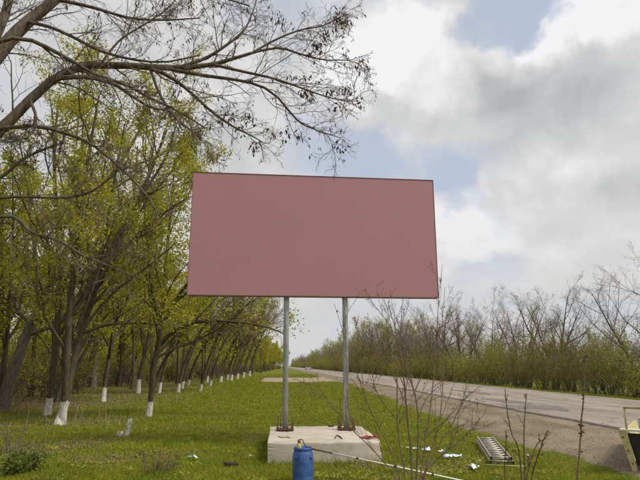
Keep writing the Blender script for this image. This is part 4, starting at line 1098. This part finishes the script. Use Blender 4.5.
for (px, py, n_) in ((338, 18, 34), (343, 24, 26), (326, 34, 22), (318, 46, 26), (312, 53, 16), (361, 64, 14), (357, 101, 10), (348, 88, 12), (307, 92, 22), (309, 97, 14), (331, 93, 10), (335, 106, 8), (300, 136, 12), (340, 148, 8), (285, 134, 10), (247, 118, 14), (240, 128, 10), (228, 116, 10), (305, 77, 10), (280, 18, 10), (255, 145, 10), (190, 2, 8), (215, 8, 6)):
    cc = at_y(px, py, 7.2) - LT0
    V, f = leaves_at(np.repeat((cc + np.array([[-.03, 0, .03], [.03, 0, -.03]]))[None], int(n_ * 2.2), 0), 1, .062, r, 0, .045, 1.8, .36); pods.add(V, f, 0)
    k_ = int(np.argmin(np.linalg.norm(Pa[:, -1] - cc, axis=1))); a_ = Pa[k_, -1]
    V, f = tubes(np.stack([a_, a_ * .5 + cc * .5 + np.array([0, 0, .03]), cc])[None], np.array([[.003, .0025, .002]]), 3); pods.add(V, f, 0)
tag(link('seed_pods', pods.mesh('seed_pods', ['seed_pod']), LT), kind='stuff')

# ------------------------------------------------------------------ bare saplings close to the camera
def sapling(label, Y, base_px, stems, seed, tw=5, name='bare_sapling', group='bare saplings in the foreground', twl=.22, jy=.25, bud=.014):
    r = np.random.default_rng(seed); p = at_y(base_px, 500, Y); z0 = float(gz(p[0], Y)); org = np.array([p[0], Y, z0])
    root = thing(name, label, 'sapling', tuple(org), 0, group)
    Ps, Rs = [], []
    for st in stems:
        y1 = r.normal(0, jy); K = len(st)
        Wp = np.array([list(at_y(px, py, Y + y1 * q / (K - 1)) - org) + [wpx * Y / F * .30] for q, (px, py, wpx) in enumerate(st)])
        if st[0][1] >= 478:                                # stems that leave the frame start at the ground
            Wp = np.vstack([[Wp[0][0] * .25, 0, -.05, Wp[0][3] * 1.15], Wp])
        C = resample(Wp, 16); C[:, :3] += np.cumsum(r.normal(0, .0035, (16, 3)), 0); Ps.append(C[:, :3]); Rs.append(np.maximum(C[:, 3], .0022))
        g = Geo(); V, f = tubes(C[None, :, :3], Rs[-1][None], 6); g.add(V, f); link('stem', g.mesh('stem', ['sapling_bark'], True), root)
    Ps, Rs = np.stack(Ps), np.stack(Rs); Ls = np.linalg.norm(np.diff(Ps, axis=1), axis=2).sum(1)
    c = Geo(); s, d_, l, r0 = spawn(Ps, Rs, np.minimum(Ls, 1.6), tw, .3, .95, 38, twl, r, .5, .0022, .15)
    Pa, Ra = grow(s, d_, l, r0, np.full(len(s), .0016), 6, r, .10, .08); V, f = tubes(Pa, Ra, 4); c.add(V, f, 0)
    s, d_, l2, r0 = spawn(Pa, Ra, l, 3, .2, .95, 40, .45, r, .7, .0016, .1); Pb_, Rb_ = grow(s, d_, l2, r0, np.full(len(s), .0013), 5, r, .10, .06); V, f = tubes(Pb_, Rb_, 3); c.add(V, f, 0)
    V, f = leaves_at(Pb_, 4, bud, r, .1, .003, 0, .6); c.add(V, f, 1)
    V, f = leaves_at(Pa, 7, bud, r, .1, .003, 0, .6); c.add(V, f, 1)
    V, f = leaves_at(Ps, 16, bud * 1.25, r, .3, .004, 0, .6); c.add(V, f, 1)
    tag(link('twigs', c.mesh('twigs', ['sapling_bark', 'brown_bud']), root), kind='stuff')
    return root
sapling('many-stemmed bare sapling in front of the billboard foundation', 6.0, 408, [
    [(411, 480, 3.4), (408, 425, 3.0), (404, 385, 2.6), (399, 350, 2.0), (392, 322, 1.5), (386, 302, 1.0)],
    [(416, 480, 3.0), (418, 430, 2.6), (415, 392, 2.2), (405, 366, 1.8), (401, 335, 1.3), (402, 305, .9)],
    [(404, 480, 2.6), (397, 430, 2.2), (396, 380, 1.9), (394, 340, 1.4), (380, 315, 1.0), (366, 300, .8)],
    [(420, 482, 2.8), (428, 428, 2.4), (434, 380, 2.0), (437, 335, 1.5), (439, 295, 1.1), (442, 264, .7)],
    [(424, 482, 2.4), (440, 420, 1.9), (444, 365, 1.4), (443, 320, 1.0), (445, 287, .7)],
    [(400, 482, 2.4), (385, 440, 2.0), (368, 405, 1.7), (357, 372, 1.3), (345, 340, 1.0), (334, 303, .7)],
    [(398, 484, 2.2), (376, 452, 1.8), (350, 425, 1.5), (330, 400, 1.1), (312, 375, .8)],
    [(421, 484, 2.4), (438, 448, 2.0), (452, 425, 1.6), (463, 400, 1.2), (470, 376, .8)],
    [(418, 484, 2.2), (440, 458, 1.8), (464, 438, 1.4), (480, 420, .9)],
    [(404, 400, 1.8), (392, 372, 1.5), (378, 350, 1.2), (368, 325, .8)],
    [(412, 398, 1.6), (424, 372, 1.3), (433, 345, 1.0), (450, 310, .7)],
    [(397, 420, 1.6), (380, 398, 1.3), (372, 372, 1.0), (364, 340, .7)]], 500, 11, twl=.32)
sapling('low bare sapling with upright shoots in front of the ladder', 6.2, 522, [
    [(521, 482, 2.4), (518, 450, 2.2), (511, 428, 1.9), (507, 405, 1.5), (505, 388, 1.0)],
    [(526, 482, 2.6), (525, 440, 2.2), (526, 412, 1.7), (526, 390, 1.1)],
    [(530, 482, 2.2), (534, 458, 1.9), (539, 442, 1.6), (545, 427, 1.0)],
    [(528, 482, 1.9), (538, 450, 1.5), (546, 443, 1.2), (553, 437, .8)],
    [(506, 484, 1.6), (506, 450, 1.5), (506, 430, 1.1)]], 501, 3, twl=.10)
sapling('single tall knobbly bare shoot left of the trailer', 6.0, 578, [
    [(578, 482, 3.0), (579.5, 455, 2.8), (581, 422, 2.5), (583.5, 397, 2.2), (584.5, 370, 1.5), (585, 350, .9)]], 502, 4, twl=.05, bud=.03)
# little leafless sapling out on the grass between the posts
b = at_z(305.5, 396); o = shrub('young_sapling', 'small thin leafless sapling on the grass seen between the posts', None, 511, 1.5, 3, 'brown_bud', 1, .04, .25, 'sapling_bark', 'sapling', k2=5, k3=3)
o.location = (b[0], b[1], float(gz(b[0], b[1])))
# weeds at the lower left
b = at_z(22, 474); o = shrub('weed_bush', 'dark green leafy weed bush at the lower left corner', None, 521, .34, 20, 'dark_green_leaf', 4, .05, 1.3, cat='bush', k2=7, k3=4); o.location = (b[0], b[1], float(gz(b[0], b[1])))
b = at_z(156, 474); o = shrub('dry_weed', 'dry brown weed clump in the grass at the bottom left', None, 522, .45, 14, 'olive_leaf', 2, .04, .7, cat='weed', k2=4, k3=2); o.location = (b[0], b[1], float(gz(b[0], b[1])))
b = at_z(8, 455); o = shrub('dry_weed', 'dry reddish weed stalks at the left edge above the dark bush', None, 523, .7, 9, 'brown_bud', 2, .035, .5, cat='weed', k2=4, k3=2); o.location = (b[0], b[1], float(gz(b[0], b[1])))
